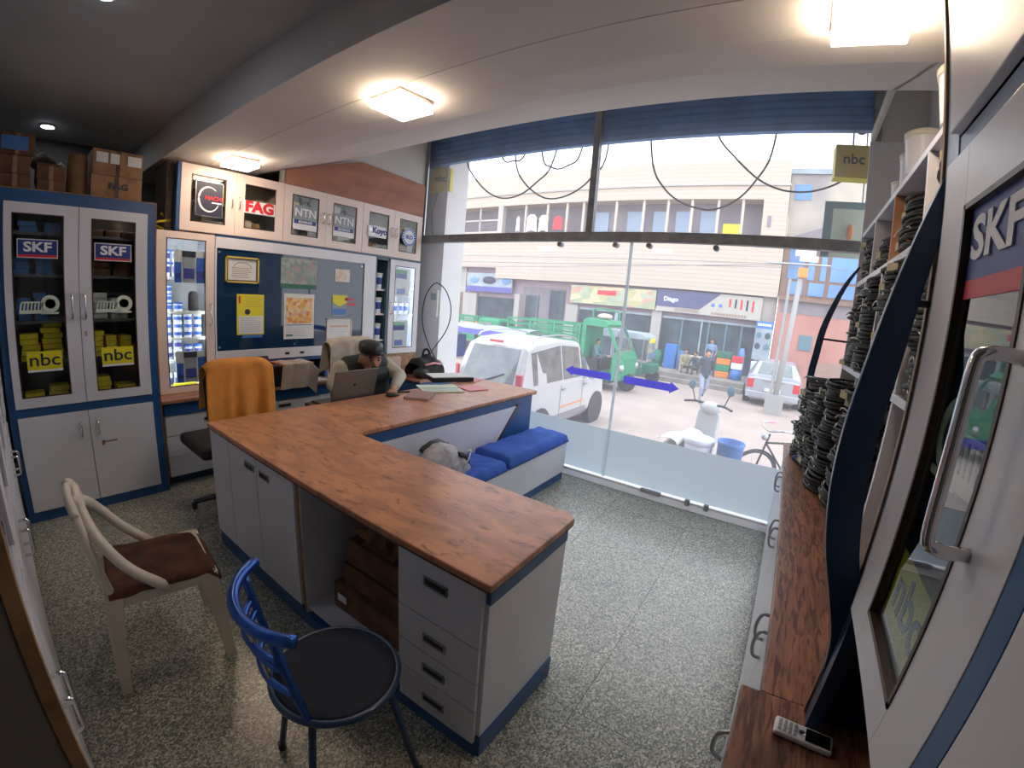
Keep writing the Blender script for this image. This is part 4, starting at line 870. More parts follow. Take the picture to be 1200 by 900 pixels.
# printer / tray under cloth on wall counter
t = thing('printer', 'black printer with its tray raised on the wall counter behind the orange towel', 'printer', (1.83, 3.62, 0.681), world=True)
B(1.62, 3.50, 0.682, 2.05, 3.80, 0.86).done('body', 'black', t, 0.01)
MB().prism([(3.66, 0.86), (3.78, 0.86), (3.80, 1.02), (3.76, 1.02)], 'x', 1.62, 1.78).done('paper_tray', 'black', t); MB().prism([(3.755, 0.95), (3.765, 0.95), (3.785, 1.05), (3.775, 1.05)], 'x', 1.63, 1.77).done('paper', 'paper', t)
B(1.80, 3.48, 0.862, 2.10, 3.74, 0.872).rot(0.1, 'Z', (1.95, 3.6, 0)).solo('folder', mat('salmon_folder', (0.70, 0.22, 0.12), 0.6), 'salmon orange folder lying on the printer', 'folder')
def pcl(u, v):
    s_ = v * 0.40
    if s_ < 0.22: y = 3.475 - 0.01 * math.sin(u * 14) - 0.01 * noise.noise(Vector((u * 5, v * 3, 1))); z = 0.66 + s_
    else: y = 3.475 + (s_ - 0.22); z = 0.88 + 0.006 * math.sin(u * 12)
    x = 1.78 + u * 0.34 + 0.05 * v
    if u > 0.8: z -= (u - 0.8) * 0.35
    return (x, y, z)
MB().grid(pcl, 26, 24).solo('cloth', 'beige_cl', 'beige cloth draped over the front of the printer', 'cloth', smooth=True)
B(2.16, 3.56, 0.681, 2.30, 3.70, 0.685).solo('paper_slip', 'paper', 'white paper slip on the wall counter beside the blue niche', 'paper')

# plastic chair, facing +X
t = thing('plastic_chair', 'cream plastic chair with a brown cloth on its seat, left of the desk', 'chair', (0.34, 1.87, 0), rotz=math.radians(-8))
PC = 'plastic_ch'
MB().box(-0.17, -0.19, 0.405, 0.21, 0.19, 0.43).done('seat', PC, t, 0.012)
B(-0.17, -0.185, 0.375, 0.205, -0.17, 0.41).done('seat_rail', PC, t, 0.004); B(-0.17, 0.17, 0.375, 0.205, 0.185, 0.41).done('seat_rail', PC, t, 0.004); B(0.19, -0.18, 0.37, 0.21, 0.18, 0.41).done('seat_rail', PC, t, 0.004)
for sx, sy in ((-1, -1), (-1, 1), (1, -1), (1, 1)):
    xt, yt = (-0.155 if sx < 0 else 0.185), sy * 0.17; xb, yb = (-0.20 if sx < 0 else 0.215), sy * 0.195
    vs = []
    for z, cx_, cy_, a in ((0.0, xb, yb, 0.020), (0.25, (xb + xt) / 2, (yb + yt) / 2, 0.026), (0.42, xt, yt, 0.034)):
        vs.append([(cx_ - a, cy_ - a * 0.7, z), (cx_ + a, cy_ - a * 0.7, z), (cx_ + a, cy_ + a * 0.7, z), (cx_ - a, cy_ + a * 0.7, z)])
    mb = MB(); mb.add(sum(vs, []), [(0, 3, 2, 1), (8, 9, 10, 11)] + [(k * 4 + i, k * 4 + (i + 1) % 4, k * 4 + 4 + (i + 1) % 4, k * 4 + 4 + i) for k in range(2) for i in range(4)])
    mb.done('leg', PC, t, 0.003)
def strapc(pts, w_, name):  # flat curved back members
    return MB().tube(curve3(pts, 6), w_ * 0.9, 8, flat=0.75, up=(0, 1, 0)).done(name, PC, t, smooth=True)
for s_ in (-1, 1):
    strapc([(0.03, s_ * 0.185, 0.41), (-0.08, s_ * 0.185, 0.52), (-0.16, s_ * 0.15, 0.64), (-0.205, s_ * 0.04, 0.725), (-0.225, -s_ * 0.09, 0.765)], 0.030, 'back_slat')
    strapc([(-0.155, s_ * 0.165, 0.40), (-0.185, s_ * 0.165, 0.55), (-0.215, s_ * 0.13, 0.71), (-0.23, s_ * 0.08, 0.77)], 0.024, 'back_post')
strapc([(-0.22, -0.14, 0.74), (-0.235, -0.08, 0.785), (-0.24, 0, 0.80), (-0.235, 0.08, 0.785), (-0.22, 0.14, 0.74)], 0.022, 'top_rail')
def ccl(u, v):
    x = -0.17 + 0.40 * u; y = -0.20 + 0.40 * v; z = 0.447 + 0.010 * noise.noise(Vector((u * 5, v * 5, 4)))
    e = max(0, u - 0.88) * 0.35 + (max(0, v - 0.9) + max(0, 0.06 - v)) * 0.30 + max(0, u + v - 1.65) * 0.1
    return (x, y, z - e)
mb = MB().grid(ccl, 24, 24).rot(math.radians(-8)).mv(0.34, 1.87, 0)
o = mb.solo('seat_cloth', 'brown_cl', 'folded dark brown cloth spread on the seat of the cream plastic chair', 'cloth', smooth=True); sm = o.modifiers.new('thick', 'SOLIDIFY'); sm.thickness = 0.014

# blue metal chair
t = thing('metal_chair', 'glossy blue metal chair with round dark seat in front of the desk drawers', 'chair', (0.555, 0.885, 0), rotz=math.radians(-13))
MB().lathe([(0.001, 0.44), (0.165, 0.44), (0.178, 0.447), (0.178, 0.458), (0.168, 0.462), (0.12, 0.457), (0.001, 0.455)], n=36).done('seat', 'seatblk', t, smooth=True)
MB().tube([(0.18 * math.cos(a), 0.18 * math.sin(a), 0.45) for a in [i * math.pi / 20 for i in range(40)]], 0.011, 8, closed=True).done('seat_ring', 'navy', t, smooth=True)
MB().tube([(0.15 * math.cos(a), 0.15 * math.sin(a), 0.425) for a in [i * math.pi / 16 for i in range(32)]], 0.009, 8, closed=True).done('under_ring', 'navy', t, smooth=True)
for a in (40, -40, 130, 222):
    c_, s_ = math.cos(math.radians(a)), math.sin(math.radians(a))
    l_ = MB().tube([(0.15 * c_, 0.15 * s_, 0.43), (0.24 * c_, 0.24 * s_, 0.012)], 0.0115, 8).done('leg', 'navy', t, smooth=True)
    MB().cyl((0.24 * c_, 0.24 * s_, 0.0), (0.24 * c_, 0.24 * s_, 0.03), 0.014).done('foot_cap', 'black', l_)
def arc_bar(r, z, a0, a1, rad, name, dz=0.0, off=0.0, m='bluemetal'):
    pts = [(off - r * math.cos(math.radians(a)), r * math.sin(math.radians(a)), z + dz * (abs(a) / 60) ** 2) for a in [a0 + (a1 - a0) * i / 18 for i in range(19)]]
    return MB().tube(pts, rad, 10).done(name, m, t, smooth=True)
for s_ in (-1, 1): MB().tube(curve3([(-0.125, s_ * 0.12, 0.44), (-0.155, s_ * 0.125, 0.60), (-0.185, s_ * 0.13, 0.765)]), 0.011, 8).done('back_post', 'bluemetal', t, smooth=True)
arc_bar(0.22, 0.775, -54, 54, 0.0155, 'top_rail', 0.0, -0.015)
arc_bar(0.215, 0.69, -38, 38, 0.010, 'back_rail', 0.0, -0.005); arc_bar(0.21, 0.655, -38, 38, 0.009, 'back_rail', 0.0, 0.0)
arc_bar(0.20, 0.565, -40, 40, 0.010, 'back_rail', 0.0, 0.005)
for y in (-0.05, 0.0, 0.05): MB().tube([(-0.19, y, 0.57), (-0.21, y, 0.69), (-0.232, y, 0.77)], 0.005, 6).done('spindle', 'chrome', t)

# ================================================================ RIGHT WALL
t = thing('side_counter', 'long wood-topped counter with white bow-handled cupboards along the right wall', 'counter', (2.3, -0.45, 0), world=True)
B(0.97, -0.795, 0.675, 3.58, -0.139, 0.70).done('worktop', 'counter', t, 0.004)
B(0.97, -0.79, 0.0, 3.56, -0.175, 0.675).done('body', 'white', t)
B(0.97, -0.175, 0.0, 3.56, -0.165, 0.05).done('plinth', 'navy', t)
xs = [0.98, 1.40, 1.82, 2.24, 2.66, 3.08, 3.55]
for i in range(6):
    d = B(xs[i] + 0.002, -0.172, 0.055, xs[i + 1] - 0.002, -0.155, 0.665).done('door', 'white', t, 0.002)
    hx = xs[i + 1] - 0.05 if i % 2 == 0 else xs[i] + 0.05
    MB().tube(curve3([(hx, -0.155, 0.50), (hx, -0.13, 0.505), (hx, -0.12, 0.55), (hx, -0.13, 0.595), (hx, -0.155, 0.60)], 4), 0.006, 8).done('handle', 'steel', d, smooth=True)
t = thing('side_counter', 'nearer deeper end of the wood-topped counter, carrying the white phone', 'counter', (0.7, -0.45, 0), world=True)
B(0.20, -0.795, 0.675, 0.968, -0.093, 0.701).done('worktop', 'counter', t, 0.004); B(0.20, -0.79, 0.0, 0.968, -0.125, 0.675).done('body', 'white', t); B(0.2, -0.125, 0.0, 0.968, -0.118, 0.05).done('plinth', 'navy', t)
for x0 in (0.21, 0.59): 
    d = B(x0, -0.123, 0.055, x0 + 0.37, -0.108, 0.665).done('door', 'white', t, 0.002); MB().tube(curve3([(x0 + 0.32, -0.108, 0.50), (x0 + 0.32, -0.08, 0.52), (x0 + 0.32, -0.08, 0.58), (x0 + 0.32, -0.108, 0.60)], 4), 0.006, 8).done('handle', 'steel', d, smooth=True)
# shelf unit
t = thing('belt_shelf', 'tall white open shelf unit with compartments of black belts along the right wall', 'shelf', (2.3, -0.6, 0.7), world=True)
YF, YB = -0.40, -0.785
B(0.975, YB - 0.004, 0.702, 3.36, YB + 0.006, 2.90).done('back_panel', 'wallp', t)
for z, th in ((2.20, 0.026), (1.885, 0.03), (1.355, 0.03)): B(0.985, YB, z - th, 3.32, YF, z).done('shelf', 'white', t, 0.002)
MB().prism([(0.965, 2.47), (1.5, 2.435), (1.75, 2.475), (2.1, 2.60), (2.6, 2.79), (3.34, 2.79), (3.34, 2.86), (0.965, 2.86)], 'y', YF - 0.02, YF).done('head_board', 'wallp', t)
B(3.322, YB, 0.702, 3.345, YF + 0.004, 2.80).done('side_panel', 'white', t)
for x in (2.83, 2.33, 1.78, 1.30): B(x - 0.011, YB, 1.886, x + 0.011, YF, 2.173).done('divider', 'white' if x != 2.33 else 'orangewood', t)
for x in (2.95, 2.45, 1.80): B(x - 0.011, YB, 1.356, x + 0.011, YF, 1.853).done('divider', 'white', t)
for x in (2.7, 1.80, 1.25): B(x - 0.012, YB, 0.702, x + 0.012, YF, 1.324).done('divider', 'white', t)
# near cabinet with mirror-like glass door
t = thing('side_cabinet', 'white cabinet with wood-edged blue frame and glass door at the right edge, above the counter', 'cabinet', (0.6, -0.5, 0.7), world=True)
YD = -0.243
B(0.945, -0.79, 0.702, 0.965, YD - 0.001, 2.66).done('side_panel', 'navy', t); B(0.952, YD - 0.002, 0.702, 0.9655, YD + 0.004, 2.66).done('edge_band', 'edge', t)
B(0.878, YD - 0.02, 1.03, 0.945, YD, 2.66).done('stile', 'bluegrey', t)
B(0.394, YD - 0.02, 0.702, 0.431, YD + 0.0155, 2.66).done('stile', 'blue', t)
B(0.10, YD - 0.024, 1.82, 0.878, YD - 0.002, 1.868).done('rail', 'bluegrey', t)
B(0.10, -0.79, 0.702, 0.945, -0.775, 2.66).done('back_panel', 'inside', t); B(0.43, -0.775, 1.01, 0.945, YD - 0.02, 1.03).done('shelf', 'white', t); B(0.43, -0.775, 1.40, 0.93, -0.30, 1.415).done('shelf', 'inside', t)
B(0.10, -0.79, 1.868, 0.945, YD - 0.025, 1.88).done('mid_board', 'inside', t)
# glass door, built facing +Y
d = MB().box(0.768, YD - 0.002, 1.032, 0.876, YD + 0.016, 1.818).box(0.433, YD - 0.002, 1.032, 0.545, YD + 0.016, 1.818).box(0.545, YD - 0.002, 1.032, 0.768, YD + 0.016, 1.095).box(0.545, YD - 0.002, 1.728, 0.768, YD + 0.016, 1.818).done('door', 'white', t, 0.001)
B(0.54, YD + 0.002, 1.09, 0.772, YD + 0.007, 1.733).done('pane', glass('door_mirror_glass', (0.75, 0.80, 0.80), 0.0, refl=1.5), d)
g = 0.008
MB().box(0.545, YD + 0.007, 1.095, 0.545 + g, YD + 0.018, 1.728).box(0.768 - g, YD + 0.007, 1.095, 0.768, YD + 0.018, 1.728).box(0.545, YD + 0.007, 1.095, 0.768, YD + 0.018, 1.095 + g).box(0.545, YD + 0.007, 1.728 - g, 0.768, YD + 0.018, 1.728).done('glazing_bead', 'dark_edge', d)
MB().tube(curve3([(0.552, YD + 0.016, 1.325), (0.55, YD + 0.05, 1.325), (0.55, YD + 0.062, 1.35), (0.55, YD + 0.062, 1.50), (0.55, YD + 0.05, 1.525), (0.552, YD + 0.016, 1.525)], 5), 0.0075, 12).mv(-0.035, 0, 0).done('handle', 'chrome', d, smooth=True)
k = B(0.548, YD + 0.0072, 1.62, 0.752, YD + 0.0085, 1.72).done('brand_sticker', 'skf', d); B(0.548, YD + 0.0072, 1.595, 0.752, YD + 0.0085, 1.62).done('sticker_stripe', 'redink', d)
text('lettering', 'SKF', 0.078, 'whitep', k, (0.66, YD + 0.0095, 1.672), RXR, sx=1.3, bold=0.0025)
k = B(0.56, YD, 1.115, 0.755, YD + 0.0012, 1.225).done('brand_sticker', 'yellow', d); B(0.56, YD, 1.105, 0.755, YD + 0.0014, 1.118).done('sticker_stripe', 'whitep', d)
text('lettering', 'nbc', 0.095, 'ink', k, (0.657, YD + 0.0018, 1.175), RXR, sx=1.1, bold=0.001)
k = bearing_sticker(d, 0.655, 1.40, YD - 0.0005)
u_ = B(0.433, YD - 0.002, 1.872, 0.874, YD + 0.016, 2.652).done('upper_door', 'white', t, 0.002)
MB().tube(curve3([(0.52, YD + 0.016, 1.96), (0.52, YD + 0.045, 1.965), (0.52, YD + 0.05, 2.03), (0.52, YD + 0.045, 2.095), (0.52, YD + 0.016, 2.10)], 5), 0.0075, 10).done('handle', 'black', u_, smooth=True)
B(0.10, YD - 0.002, 1.032, 0.392, YD + 0.016, 1.818).done('door', 'white', t, 0.002); B(0.10, YD - 0.002, 1.872, 0.392, YD + 0.016, 2.652).done('upper_door', 'white', t, 0.002)
B(0.905, YD - 0.03, 0.702, 0.945, YD, 1.03).done('base_stile', 'navy', t)
# bowed blue fins
def fin(x, ys, label, w_=0.03, dep=0.066):
    pts = [(x, y, z) for y, z in ys]; c = curve3(pts, 5)
    t = thing('bow_rail', label, 'rail', (x, ys[0][0], ys[-1][1]), world=True)
    mb = MB(); n = len(c); vs = []
    for i, p in enumerate(c):
        k = i / (n - 1); hw = w_; d = (c[min(i + 1, n - 1)] - c[max(i - 1, 0)]).normalized(); nrm = Vector((0, d.z, -d.y)); nrm = nrm if nrm.y > 0 else -nrm
        for sx, sn in ((-1, 0), (1, 0), (1, -1), (-1, -1)): vs.append(p + Vector((sx * hw, 0, 0)) + nrm * sn * dep * (0.28 + 0.72 * math.sin(math.pi * k) ** 0.8))
    mb.add(vs, [(0, 3, 2, 1), tuple(range(4 * (n - 1), 4 * n))] + [(4 * i + a, 4 * i + (a + 1) % 4, 4 * i + 4 + (a + 1) % 4, 4 * i + 4 + a) for i in range(n - 1) for a in range(4)])
    mb.done('bow', 'navy', t, 0.003, smooth=False)
    return t
f1 = fin(0.955, [(-0.245, 1.83), (-0.212, 1.74), (-0.178, 1.62), (-0.155, 1.50), (-0.138, 1.36), (-0.14, 1.23), (-0.162, 1.11), (-0.20, 1.0), (-0.232, 0.90), (-0.243, 0.78), (-0.243, 0.705)], 'dark blue bowed wooden rail on the front corner of the white cabinet at the right', 0.011)
MB().cyl((0.955, -0.243, 1.60), (0.955, -0.19, 1.60), 0.007, n=8).done('bracket', 'black', f1)
f2 = fin(3.33, [(-0.40, 1.99), (-0.33, 1.88), (-0.27, 1.74), (-0.22, 1.57), (-0.20, 1.39), (-0.19, 1.25), (-0.21, 1.08), (-0.27, 0.92), (-0.36, 0.78), (-0.395, 0.705)], 'dark blue bowed rail at the far end of the belt shelf', 0.011, 0.045)
MB().cyl((3.33, -0.395, 1.50), (3.33, -0.24, 1.50), 0.007, n=8).done('bracket', 'black', f2)
# phone
t = thing('cordless_phone', 'white handset with keypad and dark screen lying on the near end of the side counter', 'phone', (0.868, -0.238, 0.7015), rotz=math.radians(176))
B(-0.024, -0.062, 0, 0.024, 0.062, 0.014).done('body', 'whitep', t, 0.005); B(-0.018, 0.004, 0.0142, 0.018, 0.056, 0.0150).done('screen', 'screen', t)
for i in range(3):
    for j in range(4): B(-0.017 + i * 0.012, -0.054 + j * 0.011, 0.0142, -0.008 + i * 0.012, -0.047 + j * 0.011, 0.0156).done('key', 'steel', t)
MB().lathe([(0.004, 0.0142), (0.008, 0.0150), (0.008, 0.0142)], (0, -0.003, 0), 12).done('navigation_key', 'steel', t)

# belts
def coil_mesh(seed, turns, rx, ry, h, flat=1.0):
    rnd = random.Random(seed); mb = MB()
    for k in range(turns):
        a_ = rnd.uniform(0.86, 1.0); zz = h * (k + 0.5) / turns; ph = rnd.uniform(0, 6.28); wob = rnd.uniform(0.02, 0.05)
        pts = []
        for i in range(20):
            t_ = 2 * math.pi * i / 20; q = 1 + wob * math.sin(2 * t_ + ph) + 0.03 * math.sin(3 * t_ + ph * 2)
            pts.append((rx * a_ * q * math.cos(t_), ry * a_ * q * math.sin(t_), zz + 0.004 * math.sin(t_ + ph)))
        mb.tube(pts, h / turns * 0.5, 6, closed=True, up=(0, 0, 1), flat=1.1)
    return mb
protos = []
for i in range(5):
    t = thing('belt_coil', 'x', 'belt', (2, -0.5, 3 + i), group='coiled belts on the right')
    n_ = 3
    coil_mesh(i, n_, 0.145, 0.09, 0.044).done('belt', 'belt', t, smooth=True)
    if i == 1:
        s_ = B(0.02, 0.060, 0.004, 0.09, 0.092, 0.036).done('paper_sleeve', 'beltsleeve', t)
    else: MB().tube([(0.08 * math.cos(a) + 0.02, 0.083, 0.021 + 0.024 * math.sin(a)) for a in [j * math.pi / 4 for j in range(8)]][:5], 0.003, 5).done('tie', 'lid_w', t)
    protos.append(t)
used = [False] * 5; ZP = {}
def put(x, y, z, rz, sc, label):
    i = random.randrange(5)
    if not used[i]:
        t = protos[i]; used[i] = True; t.location = (x, y, z); t.rotation_euler = (random.uniform(-.05, .05), random.uniform(-.05, .05), rz); t.scale = sc; t['label'] = label; return t
    t = dup(protos[i], (x, y, z), rz, label, None, sc); t.rotation_euler = (random.uniform(-.05, .05), random.uniform(-.05, .05), rz); return t
def stack(x, y, z0, n, where, sx=1.0, lean=0.0, jit=0.025):
    z = z0
    for k in range(n):
        s_ = sx * random.uniform(0.82, 1.1); hz = random.uniform(0.85, 1.25)
        pos = 'bottom one' if k == 0 else ('topmost' if k == n - 1 else f'{ORD[k]} from the bottom')
        put(x + random.uniform(-jit, jit), y + random.uniform(-jit, jit) * .6 + lean * k, z, random.uniform(-0.4, 0.4), (s_, s_, hz), f'black belt coil, {pos} {where}')
        z += 0.0425 * hz
# on the counter
cs = [(3.30, -0.275, 9), (3.10, -0.30, 13), (2.88, -0.33, 12), (2.66, -0.36, 13), (2.42, -0.42, 13)]
for i, (x, y, n_) in enumerate(cs): stack(x, y, 0.702, n_, f'of the {ORD[i]} counter stack from the glass front', 1.08)
# compartments between boards 1.355 and 1.885
for i, (x, y, n_) in enumerate([(3.14, -0.47, 10), (2.78, -0.465, 11), (2.27, -0.465, 11), (1.98, -0.47, 11), (1.62, -0.465, 11), (1.32, -0.47, 11), (1.09, -0.46, 11)]): stack(x, y, 1.357, n_, f'of the {ORD[i]} middle-shelf stack from the glass front', 0.98 if x > 1.1 else 0.8, jit=0.015)
# below board 1.355
for i, (x, y, n_) in enumerate([(2.45, -0.62, 12), (2.05, -0.62, 12), (1.60, -0.56, 13), (1.40, -0.54, 9), (1.12, -0.54, 12)]): stack(x, y, 0.702, n_, f'of the {ORD[i]} lower-shelf stack from the glass front', 0.75, jit=0.012)
# upper compartments 1.886-2.17
for i, (x, y, n_) in enumerate([(3.08, -0.48, 5), (2.58, -0.48, 3), (2.07, -0.475, 5), (1.56, -0.475, 5), (1.14, -0.475, 5)]): stack(x, y, 1.888, n_, f'of the {ORD[i]} upper-shelf stack from the glass front', 0.92, jit=0.015)
# on top board
for i, (x, r, h, m_) in enumerate(((2.33, 0.052, 0.16, 'lid_w'), (2.12, 0.075, 0.17, 'lid_w'), (2.55, 0.045, 0.10, 'lid_w'), (1.62, 0.075, 0.18, 'lid_w'))):
    tub(x, -0.46, 2.202, r, h, m_, ['slim white jar, second from the glass front on the top board', 'large white pail, third from the glass front on the top board', 'smallest white tub on the top board, closest to the glass front', 'rounded pale pail on the top board beside the white cabinet'][i], 'tubs on the top board')
MB().sph((1.30, -0.47, 2.262), 0.07, 0.07, 0.06).solo('ball_of_twine', 'lid_w', 'pale ball of twine on the top board close to the white cabinet', 'twine', smooth=True)
MB().tube([(3.23, -0.22, 0.712), (3.12, -0.20, 0.714)], 0.012, 8).solo('tape_roll', 'drumb', 'small bright blue tape piece on the side counter before the belt stacks', 'tape')
for i, z in enumerate((1.40, 1.46, 1.53)):
    B(1.02, -0.40, z, 1.17, -0.33, z + 0.028).solo('boxed_belt', 'beltsleeve', f'buff paper belt sleeve beside the bowed rail, {ORD[i]} from below', 'belt', 'belt sleeves beside the bowed rail')

# ================================================================ REAR CABINETS (grazing, left edge)
t = thing('rear_cabinet', 'row of white and blue cabinets along the rear wall, seen edge-on at the left', 'cabinet', (-0.3, 2.1, 0), world=True)
XR = -0.075
B(-0.58, 0.63, 0.0, XR - 0.018, 3.48, 2.04).done('body', 'blue', t)
ys = [0.64, 1.12, 1.60, 2.08, 2.56, 3.02, 3.47]
for i in range(6):
    lo_ = B(XR - 0.017, ys[i] + 0.003, 0.07, XR, ys[i + 1] - 0.003, 0.69).done('door', 'white', t, 0.002)
    hy = ys[i + 1] - 0.05 if i % 2 == 0 else ys[i] + 0.05
    MB().tube([(XR, hy, 0.52), (XR + 0.028, hy, 0.52), (XR + 0.035, hy, 0.53), (XR + 0.035, hy, 0.61), (XR + 0.028, hy, 0.62), (XR, hy, 0.62)], 0.006, 8).done('handle', 'chrome', lo_, smooth=True)
    a, b = ys[i] + 0.003, ys[i + 1] - 0.003
    up = MB().box(XR - 0.017, a, 0.75, XR, a + 0.07, 1.96).box(XR - 0.017, b - 0.07, 0.75, XR, b, 1.96).box(XR - 0.017, a + 0.07, 0.75, XR, b - 0.07, 0.81).box(XR - 0.017, a + 0.07, 1.90, XR, b - 0.07, 1.96).done('door', 'white', t, 0.001)
    B(XR - 0.012, a + 0.066, 0.806, XR - 0.008, b - 0.066, 1.904).done('pane', 'cabglass', up)
t = thing('side_partition', 'dark grey cabinet side with a wooden edge at the lower left corner', 'panel', (-0.3, 0.6, 0), world=True)
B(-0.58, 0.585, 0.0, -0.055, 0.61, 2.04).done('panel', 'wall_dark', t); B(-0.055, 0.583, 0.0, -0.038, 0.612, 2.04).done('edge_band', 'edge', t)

# ================================================================ OUTSIDE
G = -0.75
struct('floor', B(3.72, -14, G - 0.15, 16.0, 34, G), 'road')                       # street
struct('floor', B(16.0, 1.02, G - 0.15, 19.4, 34, -0.45), 'pave')
struct('floor', B(17.85, -14, G - 0.15, 19.4, 1.02, -0.45), 'pave'); struct('floor', B(16.0, -14, G - 0.15, 17.85, 1.02, G), 'road')                   # raised pavement opposite
B(15.7, 1.0, G, 16.0, 9.0, -0.60).done('kerb_step', 'pave', None, 0.01, kind='structure')
struct('floor', B(3.76, -0.9, G, 4.35, 3.57, -0.13), 'pave')                        # own doorstep
struct('wall_outside', B(3.80, 3.58, G, 4.15, 4.3, 3.4), 'pillarw')
struct('wall_outside', B(3.80, -0.9, G, 4.15, -0.62, 3.4), 'facadew')
struct('ceiling', B(3.74, -0.9, 3.42, 4.6, 4.3, 3.55), 'facadew')

# building opposite
FX = 18.5
t = thing('commercial_building', 'long cream two-storey building with shops and a balcony strip across the street', 'building', (19, 9, -0.45), world=True)
B(FX, 0.44, 6.42, 19.6, 30, 6.95).done('upper_band', 'facade', t); B(FX - 0.08, 0.40, 6.95, 19.6, 30, 7.03).done('cornice', 'facadew', t)
B(FX, 0.44, 7.03, 19.6, 30, 7.95).done('parapet', 'facade', t)
B(FX, 0.44, 5.0, 19.6, 1.34, 6.42).done('end_wall', 'facade', t); B(FX, 0.44, 2.74, 19.6, 13.65, 4.99).done('middle_wall', 'facade', t)
B(FX, 13.65, 3.28, 19.6, 30, 5.15).done('middle_wall', 'facade', t)
B(19.35, 1.34, 4.99, 19.6, 30, 6.42).done('balcony_back', 'recess', t); B(FX - 0.02, 13.45, 4.99, FX + 0.3, 13.75, 6.42).done('column', 'facadew', t)
B(FX - 0.03, 1.34, 4.97, FX + 0.05, 30, 5.03).done('sill', 'facadew', t)
for y in (12.15, 10.9, 9.85, 9.0, 7.4, 6.15, 5.1, 4.1, 3.05, 2.1): B(FX + 0.1, y - 0.05, 5.0, FX + 0.2, y + 0.05, 6.42).done('balcony_post', 'tan', t)
for y0, y1 in ((6.3, 7.1), (5.25, 5.9), (4.25, 4.9), (3.2, 3.85), (8.0, 8.7)): B(19.30, y0, 5.05, 19.35, y1, 6.1).done('window', 'bluegrey', t)
B(19.28, 2.2, 5.05, 19.33, 2.9, 5.6).done('window', 'yellow', t)
for y in (15.0, 16.2, 17.4): B(FX + 0.08, y - 0.04, 5.15, FX + 0.16, y + 0.04, 6.4).done('window_bar', 'facadew', t)
B(FX + 0.08, 13.8, 5.70, FX + 0.16, 20, 5.78).done('window_bar', 'facadew', t)
B(18.95, 0.44, -0.45, 19.5, 30, 3.3).done('ground_wall', 'facadep', t)
B(FX, 1.0, 5.35, FX + 0.02, 1.15, 5.8).mv(-0.015, 0, 0).done('vent', 'recess', t)
def opening(y0, y1, z1, m='shopdark', z0=-0.45, x=18.93): B(x, y0, z0, x + 0.02, y1, z1).done('opening_panel', m, t)  # flat panel before the wall; dark ones paint in the shade of the interior
opening(12.5, 15.0, 1.75); opening(15.95, 30, 1.9, 'shutterbrown'); opening(9.65, 12.1, 2.40, 'recess'); B(18.90, 11.1, -0.45, 18.93, 11.9, 2.0).done('doorway', 'shopdark', t); B(18.90, 9.7, -0.45, 18.93, 10.5, 2.3).done('doorway', 'shopdark', t)  # dark doorways are thin sheets too, their inner shade painted on
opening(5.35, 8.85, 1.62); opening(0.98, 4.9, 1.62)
for y0, y1, z1 in ((4.9, 5.32, 1.95), (0.44, 0.95, 2.74), (12.2, 12.5, 2.0), (15.0, 15.35, 1.9), (8.88, 9.5, 1.7), (15.35, 15.95, 1.9)): B(18.75, y0, -0.45, 18.95, y1, z1).done('pillar', 'facadew', t)
for y in (4.0, 3.2, 2.9, 2.2, 1.6): B(18.88, y - 0.035, -0.45, 18.93, y + 0.035, 1.62).done('shopfront_post', 'teal' if y != 3.2 else 'signblue', t)
B(18.87, 0.98, 1.5, 18.93, 4.9, 1.6).done('shopfront_rail', 'signblue', t); B(18.88, 6.9, -0.45, 18.93, 7.05, 1.62).done('shopfront_post', 'signblue', t); B(18.87, 5.35, 1.52, 18.93, 8.85, 1.62).done('shopfront_rail', 'signblue', t)
B(18.86, 15.9, 1.9, 18.93, 30, 3.3).done('upper_panel', 'facadew', t)
def board(y0, y1, z0, z1, m, label, cat='sign', x=18.62):
    s_ = thing('shop_sign', label, cat, (x, (y0 + y1) / 2, z0), world=True); B(x, y0, z0, x + 0.12, y1, z1).done('board', m, s_); return s_
s_ = board(12.65, 15.65, 2.0, 2.98, 'signblue', 'pale blue shop sign with a dark picture, above the shop behind the parked green truck')
B(18.61, 12.65, 2.0, 18.62, 15.65, 2.28).done('printed_band', 'arrow', s_); MB().sph((18.60, 14.1, 2.62), 0.02, 0.45, 0.2).done('printed_picture', 'ink', s_)
for y in (15.1, 13.0): MB().sph((18.60, y, 2.6), 0.02, 0.3, 0.16).done('printed_picture', 'bluewin', s_)
s_ = board(5.2, 9.25, 1.80, 2.62, 'signgreen', 'faded green and ochre shop sign above the shop behind the moving green truck')
B(18.61, 7.0, 2.25, 18.62, 7.9, 2.45).done('printed_word', 'redink', s_); 
s_ = board(0.95, 5.15, 1.78, 2.68, 'signwhite', 'wide sign, navy at its left and cream at its right, with rows of small pictures')
MB().prism([(5.15, 1.98), (3.35, 1.98), (2.55, 2.68), (5.15, 2.68)], 'x', 18.605, 18.62).done('printed_field', 'signnavy', s_)
text('lettering', 'Diago', 0.26, 'whitep', s_, (18.60, 4.55, 2.3), RXW, bold=0.004); text('lettering', 'ENTERPRISES', 0.17, 'notebook', s_, (18.60, 3.85, 1.88), RXW, bold=0.004)
for i in range(12): B(18.605, 1.5 + i * 0.115, 1.83, 18.615, 1.58 + i * 0.115, 1.93).done('printed_letter', 'notebook', s_)
for i in range(5): MB().box(18.605, 1.25 + i * 0.22, 2.08 + i * 0.03, 18.615, 1.32 + i * 0.22, 2.52).done('printed_bottle', 'ink' if i % 2 else 'redink', s_)
for y in (2.75, 2.45): B(18.605, y, 2.15, 18.615, y + 0.13, 2.27).done('printed_picture', 'drumb', s_)
s_ = board(0.42, 1.05, 0.30, 1.78, 'signblue', 'tall poster board of motor pictures beside the shop door opposite', 'board', 18.3)
